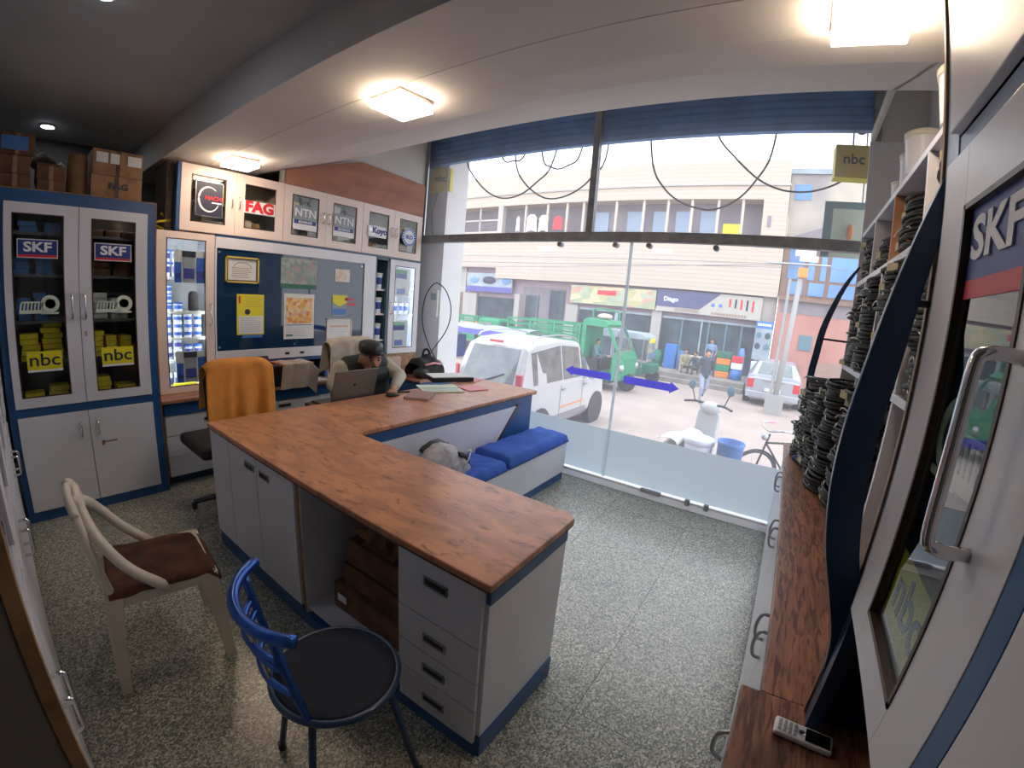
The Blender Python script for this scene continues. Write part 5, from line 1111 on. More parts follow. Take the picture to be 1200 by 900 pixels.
B(18.29, 0.42, 1.52, 18.30, 1.05, 1.78).done('printed_header', 'drumb', s_)
for i in range(6): B(18.28, 0.50 + i * 0.085, 1.61, 18.29, 0.56 + i * 0.085, 1.70).done('printed_letter', 'whitep', s_)
for i in range(4): MB().sph((18.29, 0.9 - 0.32 * (i % 2), 1.25 - 0.42 * (i // 2)), 0.01, 0.11, 0.12).done('printed_picture', 'shopdark' if i % 3 else 'teal', s_)
# laundry
for y, z, w_, h, m_, lb in ((12.45, 5.08, 0.2, 0.75, 'paper', 'narrow white cloth hanging on the balcony opposite'), (11.65, 5.05, 0.62, 0.85, 'paper', 'white shirt hanging on the balcony opposite'), (10.98, 5.05, 0.55, 0.8, 'greenpaper', 'pale green shirt hanging on the balcony opposite'), (10.2, 5.12, 0.5, 0.65, 'redink', 'red garment hanging on the balcony opposite')):
    MB().prism([(y - w_ / 2, z), (y - w_ * .1, z + h * .1), (y + w_ * .1, z + h * .1), (y + w_ / 2, z), (y + w_ * 0.42, z + h * .7), (y + w_ * .5, z + h * .75), (y + w_ * .2, z + h), (y - w_ * .2, z + h), (y - w_ * .5, z + h * .75), (y - w_ * .42, z + h * .7)], 'x', 18.42, 18.45).solo('garment', m_, lb, 'clothing', 'laundry on the balcony')
# pink building
t = thing('salmon_house', 'salmon pink house with blue upper windows right of the cream building', 'building', (19, -3, G), world=True)
B(18.4, -9, G, 20, 0.40, 2.72).done('ground_wall', 'pinkwall', t); B(18.2, -9, 2.66, 18.6, 0.4, 2.80).done('ledge', 'shutterbrown', t)
B(18.38, -9, 2.2, 18.42, 0.3, 2.66).done('grey_band', 'recess', t)  # greyer band on the wall just below the ledge
B(18.6, -9, 2.8, 20, 0.42, 4.95).done('upper_wall', 'shutterbrown', t)
for y0, y1, z0, z1 in ((-0.35, 0.2, 3.5, 4.8), (-0.75, -0.5, 3.5, 4.8), (-1.15, -0.95, 3.5, 4.8), (-2.4, -1.3, 3.5, 4.8), (-0.4, 0.15, 2.92, 3.4), (-1.15, -0.6, 2.92, 3.4), (-2.4, -1.3, 2.92, 3.4)):
    f_ = B(18.56, y0, z0, 18.6, y1, z1).done('window', 'bluewin', t)
B(18.36, -1.0, 0.9, 18.40, -0.55, 1.45).done('meter_window', 'teal', t); B(18.36, -0.05, G, 18.40, -0.75, 0.35).done('doorway', 'notebook', t); B(18.36, -2.3, G, 18.40, -1.3, 0.55).done('doorway', 'notebook', t)
t = thing('stained_house', 'pale stained taller house behind the salmon house', 'building', (22, -2, G), world=True)
B(19.0, -9, 4.95, 26, 0.42, 7.6).done('wall', 'greyhouse', t); B(18.9, -9, 7.55, 26, 0.9, 7.75).done('roof_edge', 'signblue', t); B(18.97, -0.35, 6.55, 19.0, 0.25, 7.15).done('window', 'bluewin', t)
MB().prism([(-3, 4.95), (-1.0, 5.5), (0.3, 5.0)], 'x', 18.5, 18.7).done('tarpaulin', 'recess', t)
# utility pole
t = thing('utility_pole', 'leaning pale street pole with an orange box in front of the salmon house', 'pole', (13.0, -0.05, G), world=True)
MB().cyl((13.0, -0.02, G), (13.0, -0.20, 3.05), 0.085, 0.065).done('post', 'pole', t, smooth=True); MB().cyl((13.0, 0.10, G), (13.0, 0.05, 2.9), 0.045, 0.04).done('pipe', 'pole', t)
B(12.9, -0.36, 2.95, 13.05, -0.12, 3.2).done('junction_box', 'orange', t); MB().cyl((12.95, -0.9, 3.3), (12.95, 0.7, 3.28), 0.02).done('cross_arm', 'steel', t); B(12.9, -0.5, 3.5, 13.0, 0.0, 3.65).done('lamp_head', 'lid_w', t)
B(12.85, -0.28, G, 13.2, 0.2, -0.2).done('base', 'pole', t)
for i, (p, q, s_) in enumerate((((14, 22, 3.7), (13, -0.2, 3.28), .25), ((14, 22, 3.4), (13, -0.2, 3.2), .3), ((14, 22, 3.1), (13, 0.2, 3.25), .35), ((13, -0.2, 3.3), (14, -9, 3.5), .2))):
    p, q = Vector(p), Vector(q); MB().tube([p.lerp(q, k / 16) - Vector((0, 0, s_ * 4 * (k / 16) * (1 - k / 16))) for k in range(17)], 0.011, 4).solo('street_wire', 'recess', ['topmost street wire running left from the leaning pole', 'middle street wire running left from the leaning pole', 'lowest sagging street wire running left from the leaning pole', 'street wire running right from the leaning pole'][i], 'wire', 'overhead street wires')

# hanging cables right outside the glass
CB = [[(3.46, 3.425), (3.45, 3.12), (3.34, 2.94), (3.12, 2.74), (2.89, 2.65), (2.66, 2.68), (2.47, 2.8), (2.32, 2.95), (2.2, 3.425)],
      [(3.10, 3.425), (2.93, 3.08), (2.8, 3.05), (2.67, 3.08), (2.5, 3.425)],
      [(2.82, 3.425), (2.75, 2.99), (2.62, 2.79), (2.43, 2.65), (2.27, 2.61), (2.09, 2.64), (1.94, 2.72), (1.85, 2.81), (1.73, 2.96), (1.69, 3.425)],
      [(2.5, 3.425), (2.42, 3.02), (2.32, 2.94), (2.23, 2.91), (2.12, 2.94), (2.01, 3.02), (1.92, 3.425)],
      [(1.33, 3.425), (1.26, 2.89), (1.14, 2.67), (0.98, 2.54), (0.8, 2.48), (0.66, 2.48), (0.49, 2.57), (0.36, 2.73), (0.26, 2.94), (0.2, 3.425)],
      [(0.8, 3.425), (0.7, 3.11), (0.56, 2.93), (0.36, 2.74), (0.18, 2.65), (0.02, 2.63), (-0.12, 2.65), (-0.26, 2.71), (-0.33, 2.78)]]
CL = ['wide cable loop hanging outside at the left end of the glass front', 'shallow cable loop high up, second from the left outside the glass', 'cable loop crossing behind the upper window post', 'small cable loop just left of the upper window post', 'largest cable loop, right of the upper window post', 'cable sagging to the yellow light box at the right']
for pts, lb in zip(CB, CL): MB().tube(curve3([(3.95, y, z) for y, z in pts], 5), 0.0085, 6).solo('hanging_cable', 'cable', lb, 'cable', 'cable loops outside the glass', smooth=True)
MB().tube(curve3([(3.795, 3.73, 2.76), (3.79, 3.76, 2.62), (3.79, 3.8, 2.5), (3.79, 3.75, 2.2)], 5), 0.004, 5).solo('thin_wire', 'cable', 'thin wire hanging below the left yellow light box', 'wire')
# light boxes
def lightbox(y, z, w_, h, rot, label):
    s_ = thing('sign_box', label, 'sign', (3.84, y, z), rotz=rot)
    B(-0.06, -w_ / 2, 0, 0.06, w_ / 2, h).done('box', 'yellow', s_, 0.004); B(-0.064, -w_ / 2 + 0.012, 0.012, -0.06, w_ / 2 - 0.012, h - 0.012).done('face', mat('ochre_face', (0.80, 0.62, 0.12), 0.5), s_)
    text('lettering', 'nbc', 0.11, 'ink', s_, (-0.067, 0, h * 0.55), RXW, bold=0.001); MB().cyl((0.0, 0, h), (0.0, 0, 3.42 - z), 0.008, n=6).done('hanger', 'steel', s_)
lightbox(3.70, 2.745, 0.25, 0.27, 0.25, 'yellow three-letter light box at the upper left end of the glass front')
lightbox(-0.34, 2.70, 0.26, 0.25, 0.1, 'yellow three-letter light box at the upper right end of the glass front')
for y, z, lb in ((3.72, 3.24, 'left'), (0.95, 3.20, 'middle'), (-0.42, 3.18, 'right')): MB().sph((4.06, y, z), 0.05, 0.05, 0.04).cyl((4.06, y, z), (4.06, y, 3.42), 0.008, n=6).solo('bulb_holder', 'cable', f'dark round fitting under the shutter casing at the {lb} of the glass front', 'fitting', smooth=True)
s_ = thing('mirror_panel', 'blue framed mirror panel outside at the right end of the upper glass', 'frame', (4.4, -0.5, 2.25), world=True)
frame_ = MB().box(4.38, -0.20, 2.2, 4.42, -0.27, 2.68).box(4.38, -0.27, 2.62, 4.42, -0.66, 2.68).done('frame', 'teal', s_); B(4.385, -0.66, 2.2, 4.395, -0.27, 2.62).done('panel', 'greenpaper', s_)
MB().cyl((4.40, -0.5, 2.68), (4.40, -0.5, 3.43), 0.008, n=6).done('hanger', 'steel', s_); MB().sph((4.37, -0.42, 2.42), 0.012, 0.03, 0.07).done('printed_figure', 'orange', s_)
s_ = thing('meter_box', 'pale electric meter with dark window on the outside pillar seen through the cable loop', 'meter', (3.78, 3.66, 1.28), world=True)
B(3.765, 3.60, 1.28, 3.80, 3.72, 1.60).done('case', 'lid_w', s_, 0.005); B(3.76, 3.62, 1.48, 3.765, 3.70, 1.56).done('window', 'teal', s_)

# ---------------------------------------------------------------- vehicles
def wheel(t, c, r, w_, axis='y', name='wheel'):
    prof = [(r * .55, -w_ / 2), (r * .92, -w_ / 2), (r, -w_ * .3), (r, w_ * .3), (r * .92, w_ / 2), (r * .55, w_ / 2)]
    o = MB().lathe(prof, c, 24, axis).done(name, 'tyre', t, smooth=True); s_ = -1
    MB().lathe([(0.001, -w_ * .42), (r * .56, -w_ * .42), (r * .6, -w_ * .5), (r * .6, w_ * .5), (r * .56, w_ * .42), (0.001, w_ * .42)], c, 16, axis).done('hub', 'steel', o)
    return o
def car(nm, label, loc, rz, st, hw, paint, wheels, rwin, fwin, side, lamp, rails=False, zl=0.22):
    t = thing(nm, label, 'car', loc, rotz=rz)
    mb = MB(); n = len(st)
    def ring(s_):
        x, zb, zr, wl, wr = s_
        return [(x, -wl * .86, zl), (x, -wl, zl + .14), (x, -wl, zb * .72), (x, -wl * .97, zb), (x, -wr, zr - .03), (x, -wr * .88, zr), (x, wr * .88, zr), (x, wr, zr - .03), (x, wl * .97, zb), (x, wl, zb * .72), (x, wl, zl + .14), (x, wl * .86, zl)]
    R = [ring(s_) for s_ in st]; m = 12
    mb.add(sum(R, []), [tuple(range(m))[::-1], tuple(range(m * (n - 1), m * n))] + [(i * m + k, i * m + (k + 1) % m, (i + 1) * m + (k + 1) % m, (i + 1) * m + k) for i in range(n - 1) for k in range(m)])
    mb.done('body', paint, t, 0.025)
    def L(p, q, a): return tuple(p[i] + (q[i] - p[i]) * a for i in range(3))
    def quad(name, c4, m_, off, par=t, inset=0.0, th=0.012):
        c = [Vector(q) for q in c4]; nr = (c[1] - c[0]).cross(c[3] - c[0]).normalized(); cen = sum(c, Vector()) / 4
        if nr.dot(cen - Vector((st[n // 2][0], 0, 0.9))) < 0: nr = -nr
        c = [q + (cen - q) * inset for q in c]; vs = [q + nr * off for q in c] + [q - nr * th for q in c]
        return MB().add(vs, [(0, 1, 2, 3), (7, 6, 5, 4), (0, 4, 5, 1), (1, 5, 6, 2), (2, 6, 7, 3), (3, 7, 4, 0)]).done(name, m_, par)
    for (i, j, nm_) in (rwin, fwin):
        A, Bq = R[i], R[j]; quad(nm_, [A[5], A[6], Bq[6], Bq[5]], 'carglass', 0.01, inset=0.11)
    for sgn in (0, 1):
        for (i, a0, j, a1) in side:
            def P(i_, a_, lvl):
                k = i_; A, Bq = R[k], R[min(k + 1, n - 1)]
                lo, hi = (3, 4) if sgn == 0 else (8, 7)
                p = L(A[lo], A[hi], lvl); q = L(Bq[lo], Bq[hi], lvl); return L(p, q, a_)
            quad('side_window', [P(i, a0, .08), P(j, a1, .08), P(j, a1, .9), P(i, a0, .9)], 'carglass', 0.008, inset=0.02)
    for x in wheels:
        for sy in (-1, 1): wheel(t, (x, sy * (hw - 0.10), 0.29), 0.29, 0.18)
    for sy in (-1, 1):
        for x in wheels: MB().lathe([(0.30, 0), (0.35, 0), (0.35, 0.02), (0.30, 0.02)], (x, sy * hw - (0.01), 0.30), 20, 'y').done('wheel_arch', 'black', t)
    for sy in (-1, 1):
        y0, z0, w_, h, d = lamp; B(-0.015, sy * y0 - w_ / 2, z0, d, sy * y0 + w_ / 2, z0 + h).done('tail_lamp', 'red', t, 0.01)
    B(-0.05, -hw * .92, 0.26, 0.06, hw * .92, 0.46).done('bumper', paint, t, 0.03); B(-0.055, -0.24, 0.50, -0.01, 0.24, 0.60).done('number_plate', 'lid_w', t)
    return t, R
st = [(0.0, .95, .98, .70, .64), (0.27, .97, 1.60, .72, .58), (0.5, .97, 1.68, .74, .58), (1.3, .97, 1.73, .74, .58), (2.1, .97, 1.66, .74, .57), (2.75, .97, 1.02, .73, .60), (3.30, .84, .90, .68, .55), (3.45, .55, .62, .62, .5)]
t, R = car('white_car', 'dusty white hatchback parked nose to the street, seen from behind through the glass', (5.35, 3.99, G), 0, st, .74, 'carwhite', (0.55, 2.85), (0, 1, 'rear_window'), (4, 5, 'windscreen'), [(1, .3, 2, 1.0), (3, 0.05, 3, .95), (4, .05, 4, .55)], (.62, .92, .10, .30, .05))
B(0.2, -0.12, 1.64, 0.26, 0.12, 1.68).done('brake_lamp', 'red', t, 0.005)
for s_ in (-1, 1): MB().tube(curve3([(0.45, s_ * .54, 1.69), (0.6, s_ * .54, 1.76), (1.3, s_ * .54, 1.79), (1.9, s_ * .54, 1.74), (2.1, s_ * .54, 1.68)], 4), 0.014, 6).done('roof_rail', 'steel', t)
MB().tube([(-0.015, 0.05, 1.03), (0.07, -0.3, 1.18)], 0.012, 5).done('rear_wiper', 'black', t)
B(1.25, -0.752, 0.55, 2.2, -0.745, 0.575).done('side_stripe', 'orange', t); B(0.5, -0.755, 0.36, 2.3, -0.74, 0.44).done('side_moulding', 'recess', t)
for x in (1.25, 2.15): B(x, -0.757, 0.86, x + 0.13, -0.742, 0.885).done('door_handle', 'steel', t)
for x in (1.2, 2.1): B(x, -0.745, 0.35, x + 0.008, -0.7405, 0.96).done('door_gap', 'recess', t)
MB().sph((2.2, -0.86, 1.05), 0.06, 0.09, 0.07).done('wing_mirror', 'carwhite', t)
st = [(0.0, .84, .88, .78, .70), (0.42, .90, .95, .84, .68), (0.95, .92, 1.34, .85, .58), (1.7, .93, 1.40, .85, .58), (2.4, .93, 1.34, .85, .58), (3.05, .92, .97, .84, .66), (3.8, .72, .78, .78, .6), (3.95, .5, .55, .7, .55)]
t, R = car('silver_car', 'silver sedan seen from behind, parked across the street by the leaning pole', (13.95, 0.06, G), 0.0, st, .85, 'carsilver', (0.75, 3.15), (1, 2, 'rear_window'), (4, 5, 'windscreen'), [(2, .1, 2, .95), (3, .05, 3, .95)], (.68, .56, .2, .27, .06))
B(-0.02, -0.35, 0.80, 0.0, 0.35, 0.83).done('chrome_strip', 'chrome', t)
t.scale = (0.95, 0.95, 0.95)

def rail_bed(t, x0, x1, y0, y1, z0, z1, n, m):
    B(x0, y0, z0 - 0.08, x1, y1, z0).done('bed_floor', m, t)
    for xs_, nm in ((x0, 'near'), (x1, 'far')):
        B(xs_ - 0.015, y0, z0, xs_ + 0.015, y1, z0 + (z1 - z0) * 0.36).done('side_board', m, t)
        for k in range(n):
            z = z0 + (z1 - z0) * (0.42 + 0.58 * k / (n - 1)); B(xs_ - 0.02, y0, z - 0.028, xs_ + 0.02, y1, z + 0.028).done('rail', m, t)
        for k in range(4): y = y0 + (y1 - y0) * k / 3; B(xs_ - 0.03, y - 0.03, z0, xs_ + 0.03, y + 0.03, z1 + 0.02).done('post', m, t)
    for k in range(n): z = z0 + (z1 - z0) * (0.42 + 0.58 * k / (n - 1)); B(x0, y1 - 0.02, z - 0.018, x1, y1 + 0.02, z + 0.018).done('rail', m, t)
# green three wheeler
t = thing('green_truck', 'green three-wheeled cargo truck driving past behind the white car', 'truck', (12.2, 5.9, G), world=True)
rail_bed(t, 11.62, 12.98, 5.35, 7.9, -0.02, 1.06, 5, 'green')
cabp = [(5.28, -0.42), (5.28, 1.22), (5.15, 1.30), (4.62, 1.27), (4.48, 1.18), (4.10, 0.42), (3.98, 0.25), (3.95, -0.25), (4.05, -0.42)]
MB().prism([(5.28, 1.08), (5.28, 1.22), (5.15, 1.30), (4.62, 1.27), (4.46, 1.16), (4.50, 1.06)], 'x', 11.62, 12.98).done('cab_roof', 'green', t, 0.02)
B(11.62, 5.16, -0.42, 12.98, 5.28, 1.10).done('cab_back', 'green', t, 0.01)
for x in (11.62, 12.92): MB().prism([(4.52, 1.08), (4.44, 1.10), (4.06, 0.40), (4.14, 0.38)], 'x', x, x + 0.06).done('pillar', 'green', t)
MB().prism([(4.42, 1.08), (4.44, 1.10), (4.06, 0.42), (4.04, 0.40)], 'x', 11.69, 12.91).done('windscreen', 'cabglass', t)
MB().prism([(4.24, 0.42), (4.05, 0.42), (3.96, 0.22), (3.93, -0.22), (4.03, -0.42), (4.30, -0.42)], 'x', 11.62, 12.98).done('nose', 'green', t, 0.03)
B(11.62, 4.28, -0.42, 12.98, 5.2, -0.24).done('cab_floor', 'green', t); B(11.75, 4.75, -0.24, 12.85, 5.15, 0.12).done('seat', 'black', t)
MB().cyl((11.60, 4.02, -0.02), (11.66, 3.93, -0.02), 0.10, n=16).done('headlamp', 'steel', t); MB().cyl((12.9, 4.02, -0.02), (12.96, 3.93, -0.02), 0.10, n=16).done('headlamp', 'steel', t)
wheel(t, (12.3, 3.98, G + 0.27), 0.27, 0.16, 'x'); wheel(t, (11.75, 6.9, G + 0.27), 0.27, 0.16, 'x'); wheel(t, (12.85, 6.9, G + 0.27), 0.27, 0.16, 'x')
MB().tube(curve3([(11.9, 5.1, 1.30), (11.9, 5.1, 1.52), (11.95, 4.95, 1.58), (12.6, 4.75, 1.55), (12.7, 4.6, 1.5), (12.7, 4.6, 1.28)], 4), 0.025, 6).done('roof_rack', 'green', t)
MB().box(11.62, 4.3, -0.52, 12.98, 7.85, -0.42).done('chassis', 'blackm', t); B(11.60, 5.6, -0.48, 11.64, 6.5, -0.30).done('side_guard', 'steel', t)
MB().sph((12.2, 4.85, 1.36), 0.28, 0.22, 0.10).solo('sack', 'tan', 'tan sack lying on the roof of the green three-wheeled truck', 'sack', smooth=True)
# second three wheeler, further left
t = thing('green_truck', 'second green cargo truck parked farther away at the far left behind the glass', 'truck', (16.0, 13.0, G), world=True)
rail_bed(t, 14.6, 15.9, 11.7, 14.3, -0.1, 0.78, 4, 'green')
B(14.6, 10.4, -0.35, 15.9, 11.5, 0.80).done('cab', 'green', t, 0.08); B(14.585, 10.75, 0.15, 14.60, 11.3, 0.65).done('side_window', 'carglass', t); B(14.7, 10.385, 0.2, 15.8, 10.40, 0.68).done('windscreen', 'carglass', t)
wheel(t, (14.7, 13.3, G + .27), 0.27, 0.16, 'x'); wheel(t, (15.25, 10.7, G + .27), 0.27, 0.16, 'x')
for i, (y, m_) in enumerate(((12.2, 'orange'), (12.9, 'tan'), (13.6, 'orange'))): B(14.9, y - 0.25, -0.08, 15.6, y + 0.25, 0.55).solo('sack', m_, ['orange sack nearest the cab in the far green truck', 'tan sack in the middle of the far green truck', 'orange sack at the rear of the far green truck'][i], 'sack', 'sacks in the far green truck', bev=0.05)
# auto rickshaw
t = thing('auto_rickshaw', 'green and pale auto rickshaw with a yellow plate just ahead of the green truck', 'rickshaw', (14.6, 4.5, G), world=True)
MB().prism([(5.7, 0.75), (5.6, 0.95), (4.3, 0.92), (4.0, 0.80), (4.0, 0.72), (5.7, 0.68)], 'x', 14.0, 15.2).done('canopy', 'signblue', t, 0.02)
B(14.0, 4.1, G + .3, 15.2, 5.6, -0.15).done('body', 'green2', t, 0.04); B(14.2, 3.75, G + .35, 15.0, 4.15, -0.05).done('nose', 'green2', t, 0.06)
for y in (4.12, 4.9, 5.6):
    for x in (14.03, 15.17): MB().cyl((x, y, -0.2), (x, y, 0.75), 0.022, n=6).done('post', 'steel', t)
B(14.05, 4.02, 0.05, 15.15, 4.04, 0.70).done('windscreen', 'cabglass', t); B(14.3, 3.98, 0.62, 14.9, 4.01, 0.78).done('plate', 'yellow', t); B(14.2, 3.95, 0.1, 15.0, 3.98, 0.28).done('visor', 'bluewin', t)
wheel(t, (14.6, 3.85, G + .24), 0.24, 0.12, 'x'); wheel(t, (14.1, 5.3, G + .24), 0.24, 0.12, 'x')
# handcart with tarp
t = thing('market_stall', 'long stall with a pale blue tarpaulin on thin posts behind the white car', 'stall', (9.5, 7.2, G), world=True)
MB().grid(lambda u, v: (9.1 + 1.1 * v, 5.7 + 3.1 * u, 0.76 + 0.10 * math.sin(v * 3.14) + 0.02 * math.sin(u * 20)), 30, 6).done('tarpaulin', M['signblue'], t, smooth=True)
B(9.08, 5.7, 0.62, 9.10, 8.8, 0.76).done('tarpaulin_hem', 'arrow', t)
for y in (5.8, 7.3, 8.6):
    for x in (9.15, 10.1): MB().cyl((x, y, G), (x, y, 0.75), 0.03, n=6).done('post', 'teal', t)
B(9.1, 7.6, G + .5, 10.1, 8.7, G + .6).done('table', 'tan', t); B(9.2, 8.2, G + .6, 9.9, 8.9, 0.5).done('cabinet', 'skf', t)

# scooter (heading away, +X)
t = thing('scooter', 'white scooter parked just outside the glass front', 'scooter', (6.05, 0.93, G), rotz=math.radians(-14))
wheel(t, (-0.55, 0, 0.23), 0.23, 0.1); wheel(t, (0.62, 0, 0.23), 0.23, 0.1)
def scf(u, v):
    x = -0.75 + 1.0 * u; a = 2 * math.pi * v; w_ = 0.19 * math.sin(math.pi * (0.15 + 0.8 * u)) ** .6; h = 0.22
    return (x, w_ * math.cos(a), 0.52 + (0.10 * math.sin(u * 3)) + h * math.sin(a) * (0.8 - 0.3 * u))
MB().grid(scf, 18, 20).done('rear_body', 'carwhite', t, smooth=True)
MB().prism([(0.30, 0.28), (0.50, 0.28), (0.62, 0.60), (0.56, 0.98), (0.46, 1.02), (0.40, 0.6)], 'y', -0.17, 0.17).done('front_shield', 'carwhite', t, 0.04)
B(-0.1, -0.14, 0.26, 0.42, 0.14, 0.32).done('floorboard', 'recess', t)
MB().grid(lambda u, v: (-0.72 + 0.8 * u, 0.14 * math.cos(math.pi * v), 0.74 + 0.07 * math.sin(math.pi * v) + 0.03 * math.sin(u * 6)), 14, 8).done('seat', 'lid_w', t, smooth=True)
MB().sph((0.52, 0, 1.05), 0.12, 0.16, 0.10).done('headlamp_cowl', 'carwhite', t, smooth=True)
MB().tube(curve3([(0.38, 0.36, 1.10), (0.46, 0.2, 1.12), (0.5, 0, 1.10), (0.46, -0.2, 1.12), (0.38, -0.36, 1.10)], 4), 0.017, 8).done('handlebar', 'black', t, smooth=True)
for s_ in (-1, 1):
    MB().cyl((0.44, s_ * .22, 1.12), (0.42, s_ * .28, 1.30), 0.008, n=6).done('mirror_stem', 'black', t); MB().sph((0.42, s_ * .29, 1.36), 0.02, 0.06, 0.075).done('mirror', 'teal', t, smooth=True)
MB().sph((0.66, 0, 0.44), 0.24, 0.08, 0.10).done('front_fender', 'carwhite', t, smooth=True); MB().tube([(0.58, 0, 0.8), (0.62, 0, 0.23)], 0.03, 8).done('fork', 'steel', t)
# drums
t = thing('white_drum', 'white plastic drum standing before the scooter outside the glass', 'drum', (5.5, 0.74, G))
MB().lathe([(0.16, 0), (0.17, 0.03), (0.175, 0.78), (0.165, 0.80)], n=24).done('body', 'jarw', t, smooth=True); MB().lathe([(0.185, 0.78), (0.19, 0.84), (0.17, 0.86), (0.001, 0.86)], n=24).done('lid', 'jarw', t, smooth=True)
t = thing('blue_drum', 'open blue plastic drum between the white drum and the bicycle', 'drum', (5.45, 0.36, G))
MB().lathe([(0.12, 0), (0.13, 0.02), (0.155, 0.86), (0.165, 0.87), (0.165, 0.90), (0.148, 0.90), (0.14, 0.5), (0.001, 0.48)], n=24).done('body', 'drumb', t, smooth=True)
# bicycle facing us
t = thing('bicycle', 'old bicycle with a pink grip standing outside the glass front near the side counter', 'bicycle', (6.45, -0.38, G), rotz=math.radians(125))
for x in (0.55, -0.5):
    w_ = MB().tube([(x + 0.33 * math.cos(a), 0, 0.34 + 0.33 * math.sin(a)) for a in [i * math.pi / 16 for i in range(32)]], 0.016, 6, closed=True).done('wheel', 'tyre', t, smooth=True)
    mb = MB()
    for i in range(14): a = i * 2 * math.pi / 14; mb.cyl((x, 0, 0.34), (x + 0.32 * math.cos(a), 0, 0.34 + 0.32 * math.sin(a)), 0.002, n=4)
    sp = mb.done('spokes', 'steel', t); sp['kind'] = 'stuff'
    MB().tube([(x + 0.36 * math.cos(a), 0, 0.34 + 0.36 * math.sin(a)) for a in [math.radians(q) for q in range(0, 181, 15)]], 0.02, 6, flat=0.4).done('mudguard', 'blackm', t)
for p, q, r in (((0.55, 0, 0.34), (0.40, 0, 0.92), .014), ((0.42, 0, 0.80), (-0.15, 0, 0.80), .014), ((0.42, 0, 0.78), (0.0, 0, 0.30), .014), ((-0.15, 0, 0.95), (0.0, 0, 0.30), .014), ((-0.5, 0, 0.34), (0.0, 0, 0.30), .012), ((-0.5, 0, 0.34), (-0.13, 0, 0.78), .012)): MB().cyl(p, q, r, n=8).done('frame_tube', 'blackm', t)
MB().tube(curve3([(0.25, 0.27, 1.02), (0.40, 0.22, 1.02), (0.43, 0.0, 0.96), (0.40, -0.22, 1.02), (0.25, -0.27, 1.02)], 4), 0.012, 8).done('handlebar', 'steel', t)
for s_ in (-1, 1): MB().cyl((0.16, s_ * .275, 1.02), (0.27, s_ * .27, 1.02), 0.018, n=8).done('grip', 'pink' if s_ == -1 else 'black', t)
MB().sph((0.47, 0, 0.88), 0.05, 0.04, 0.05).done('headlamp', 'steel', t); MB().sph((-0.17, 0, 0.98), 0.13, 0.08, 0.04).done('saddle', 'black', t, smooth=True); B(-0.75, -0.08, 0.74, -0.35, 0.08, 0.76).done('carrier', 'blackm', t)
B(4.5, 3.62, G, 4.85, 3.98, 0.40).solo('blue_crate', 'arrow', 'violet blue bin outside the glass between the pillar and the white car', 'bin', bev=0.02)
# shop goods opposite
def goods(x, y, z, w_, d, h, m_, nm, label, cat, kind='box'):
    if kind == 'box': B(x - d / 2, y - w_ / 2, z, x + d / 2, y + w_ / 2, z + h).solo(nm, m_, label, cat, 'goods before the shops opposite', bev=0.02)
    else: MB().lathe([(w_ * .42, 0), (w_ * .5, 0.03), (w_ * .5, h * .8), (w_ * .3, h), (0.001, h)], (x, y, z), 16).solo(nm, m_, label, cat, 'goods before the shops opposite', smooth=True)
Z0 = -0.45
goods(17.6, 4.55, Z0, .45, .45, .65, 'green2', 'water_drum', 'green drum at the left end of the goods before the cream sign shop', 'drum', 'cyl')
goods(17.6, 4.0, Z0, .45, .45, .95, 'drumb', 'water_cooler', 'pale blue cooler beside the green drum across the street', 'cooler'); goods(17.6, 3.55, Z0, .35, .35, .75, 'bluewin', 'jerry_can', 'blue can behind the goods table opposite', 'can')
goods(17.4, 3.15, Z0, .8, .5, .62, 'tan', 'goods_table', 'tan goods table before the shop opposite, left of the seated pair', 'table')
for k in range(4): goods(17.2, 1.92, Z0 + k * .24, .5, .4, .23, ['orange', 'green', 'orange', 'green2'][k], 'oil_carton', ['orange oil carton, lowest of the stack right of the standing man', 'green oil carton, second of the stack right of the standing man', 'orange oil carton, third of the stack right of the standing man', 'dark green oil carton on top of the stack right of the standing man'][k], 'box')
goods(17.0, 1.42, Z0, .42, .42, .38, 'drumb', 'blue_tub', 'blue tub on the pavement near the poster board', 'tub', 'cyl')
for k in range(2): goods(17.0, 1.42, Z0 + .39 + k * .24, .38, .3, .23, ['jarw', 'redink'][k], 'oil_carton', ['white carton standing on the blue tub opposite', 'red carton topmost above the blue tub opposite'][k], 'box')
goods(17.4, 1.35, Z0, .25, .25, 1.15, 'bluewin', 'pump', 'blue upright pump behind the cartons near the poster board', 'pump', 'cyl'); goods(18.05, 0.76, Z0, .5, .3, .70, 'jarw', 'white_crate', 'white crate below the poster board opposite', 'crate')

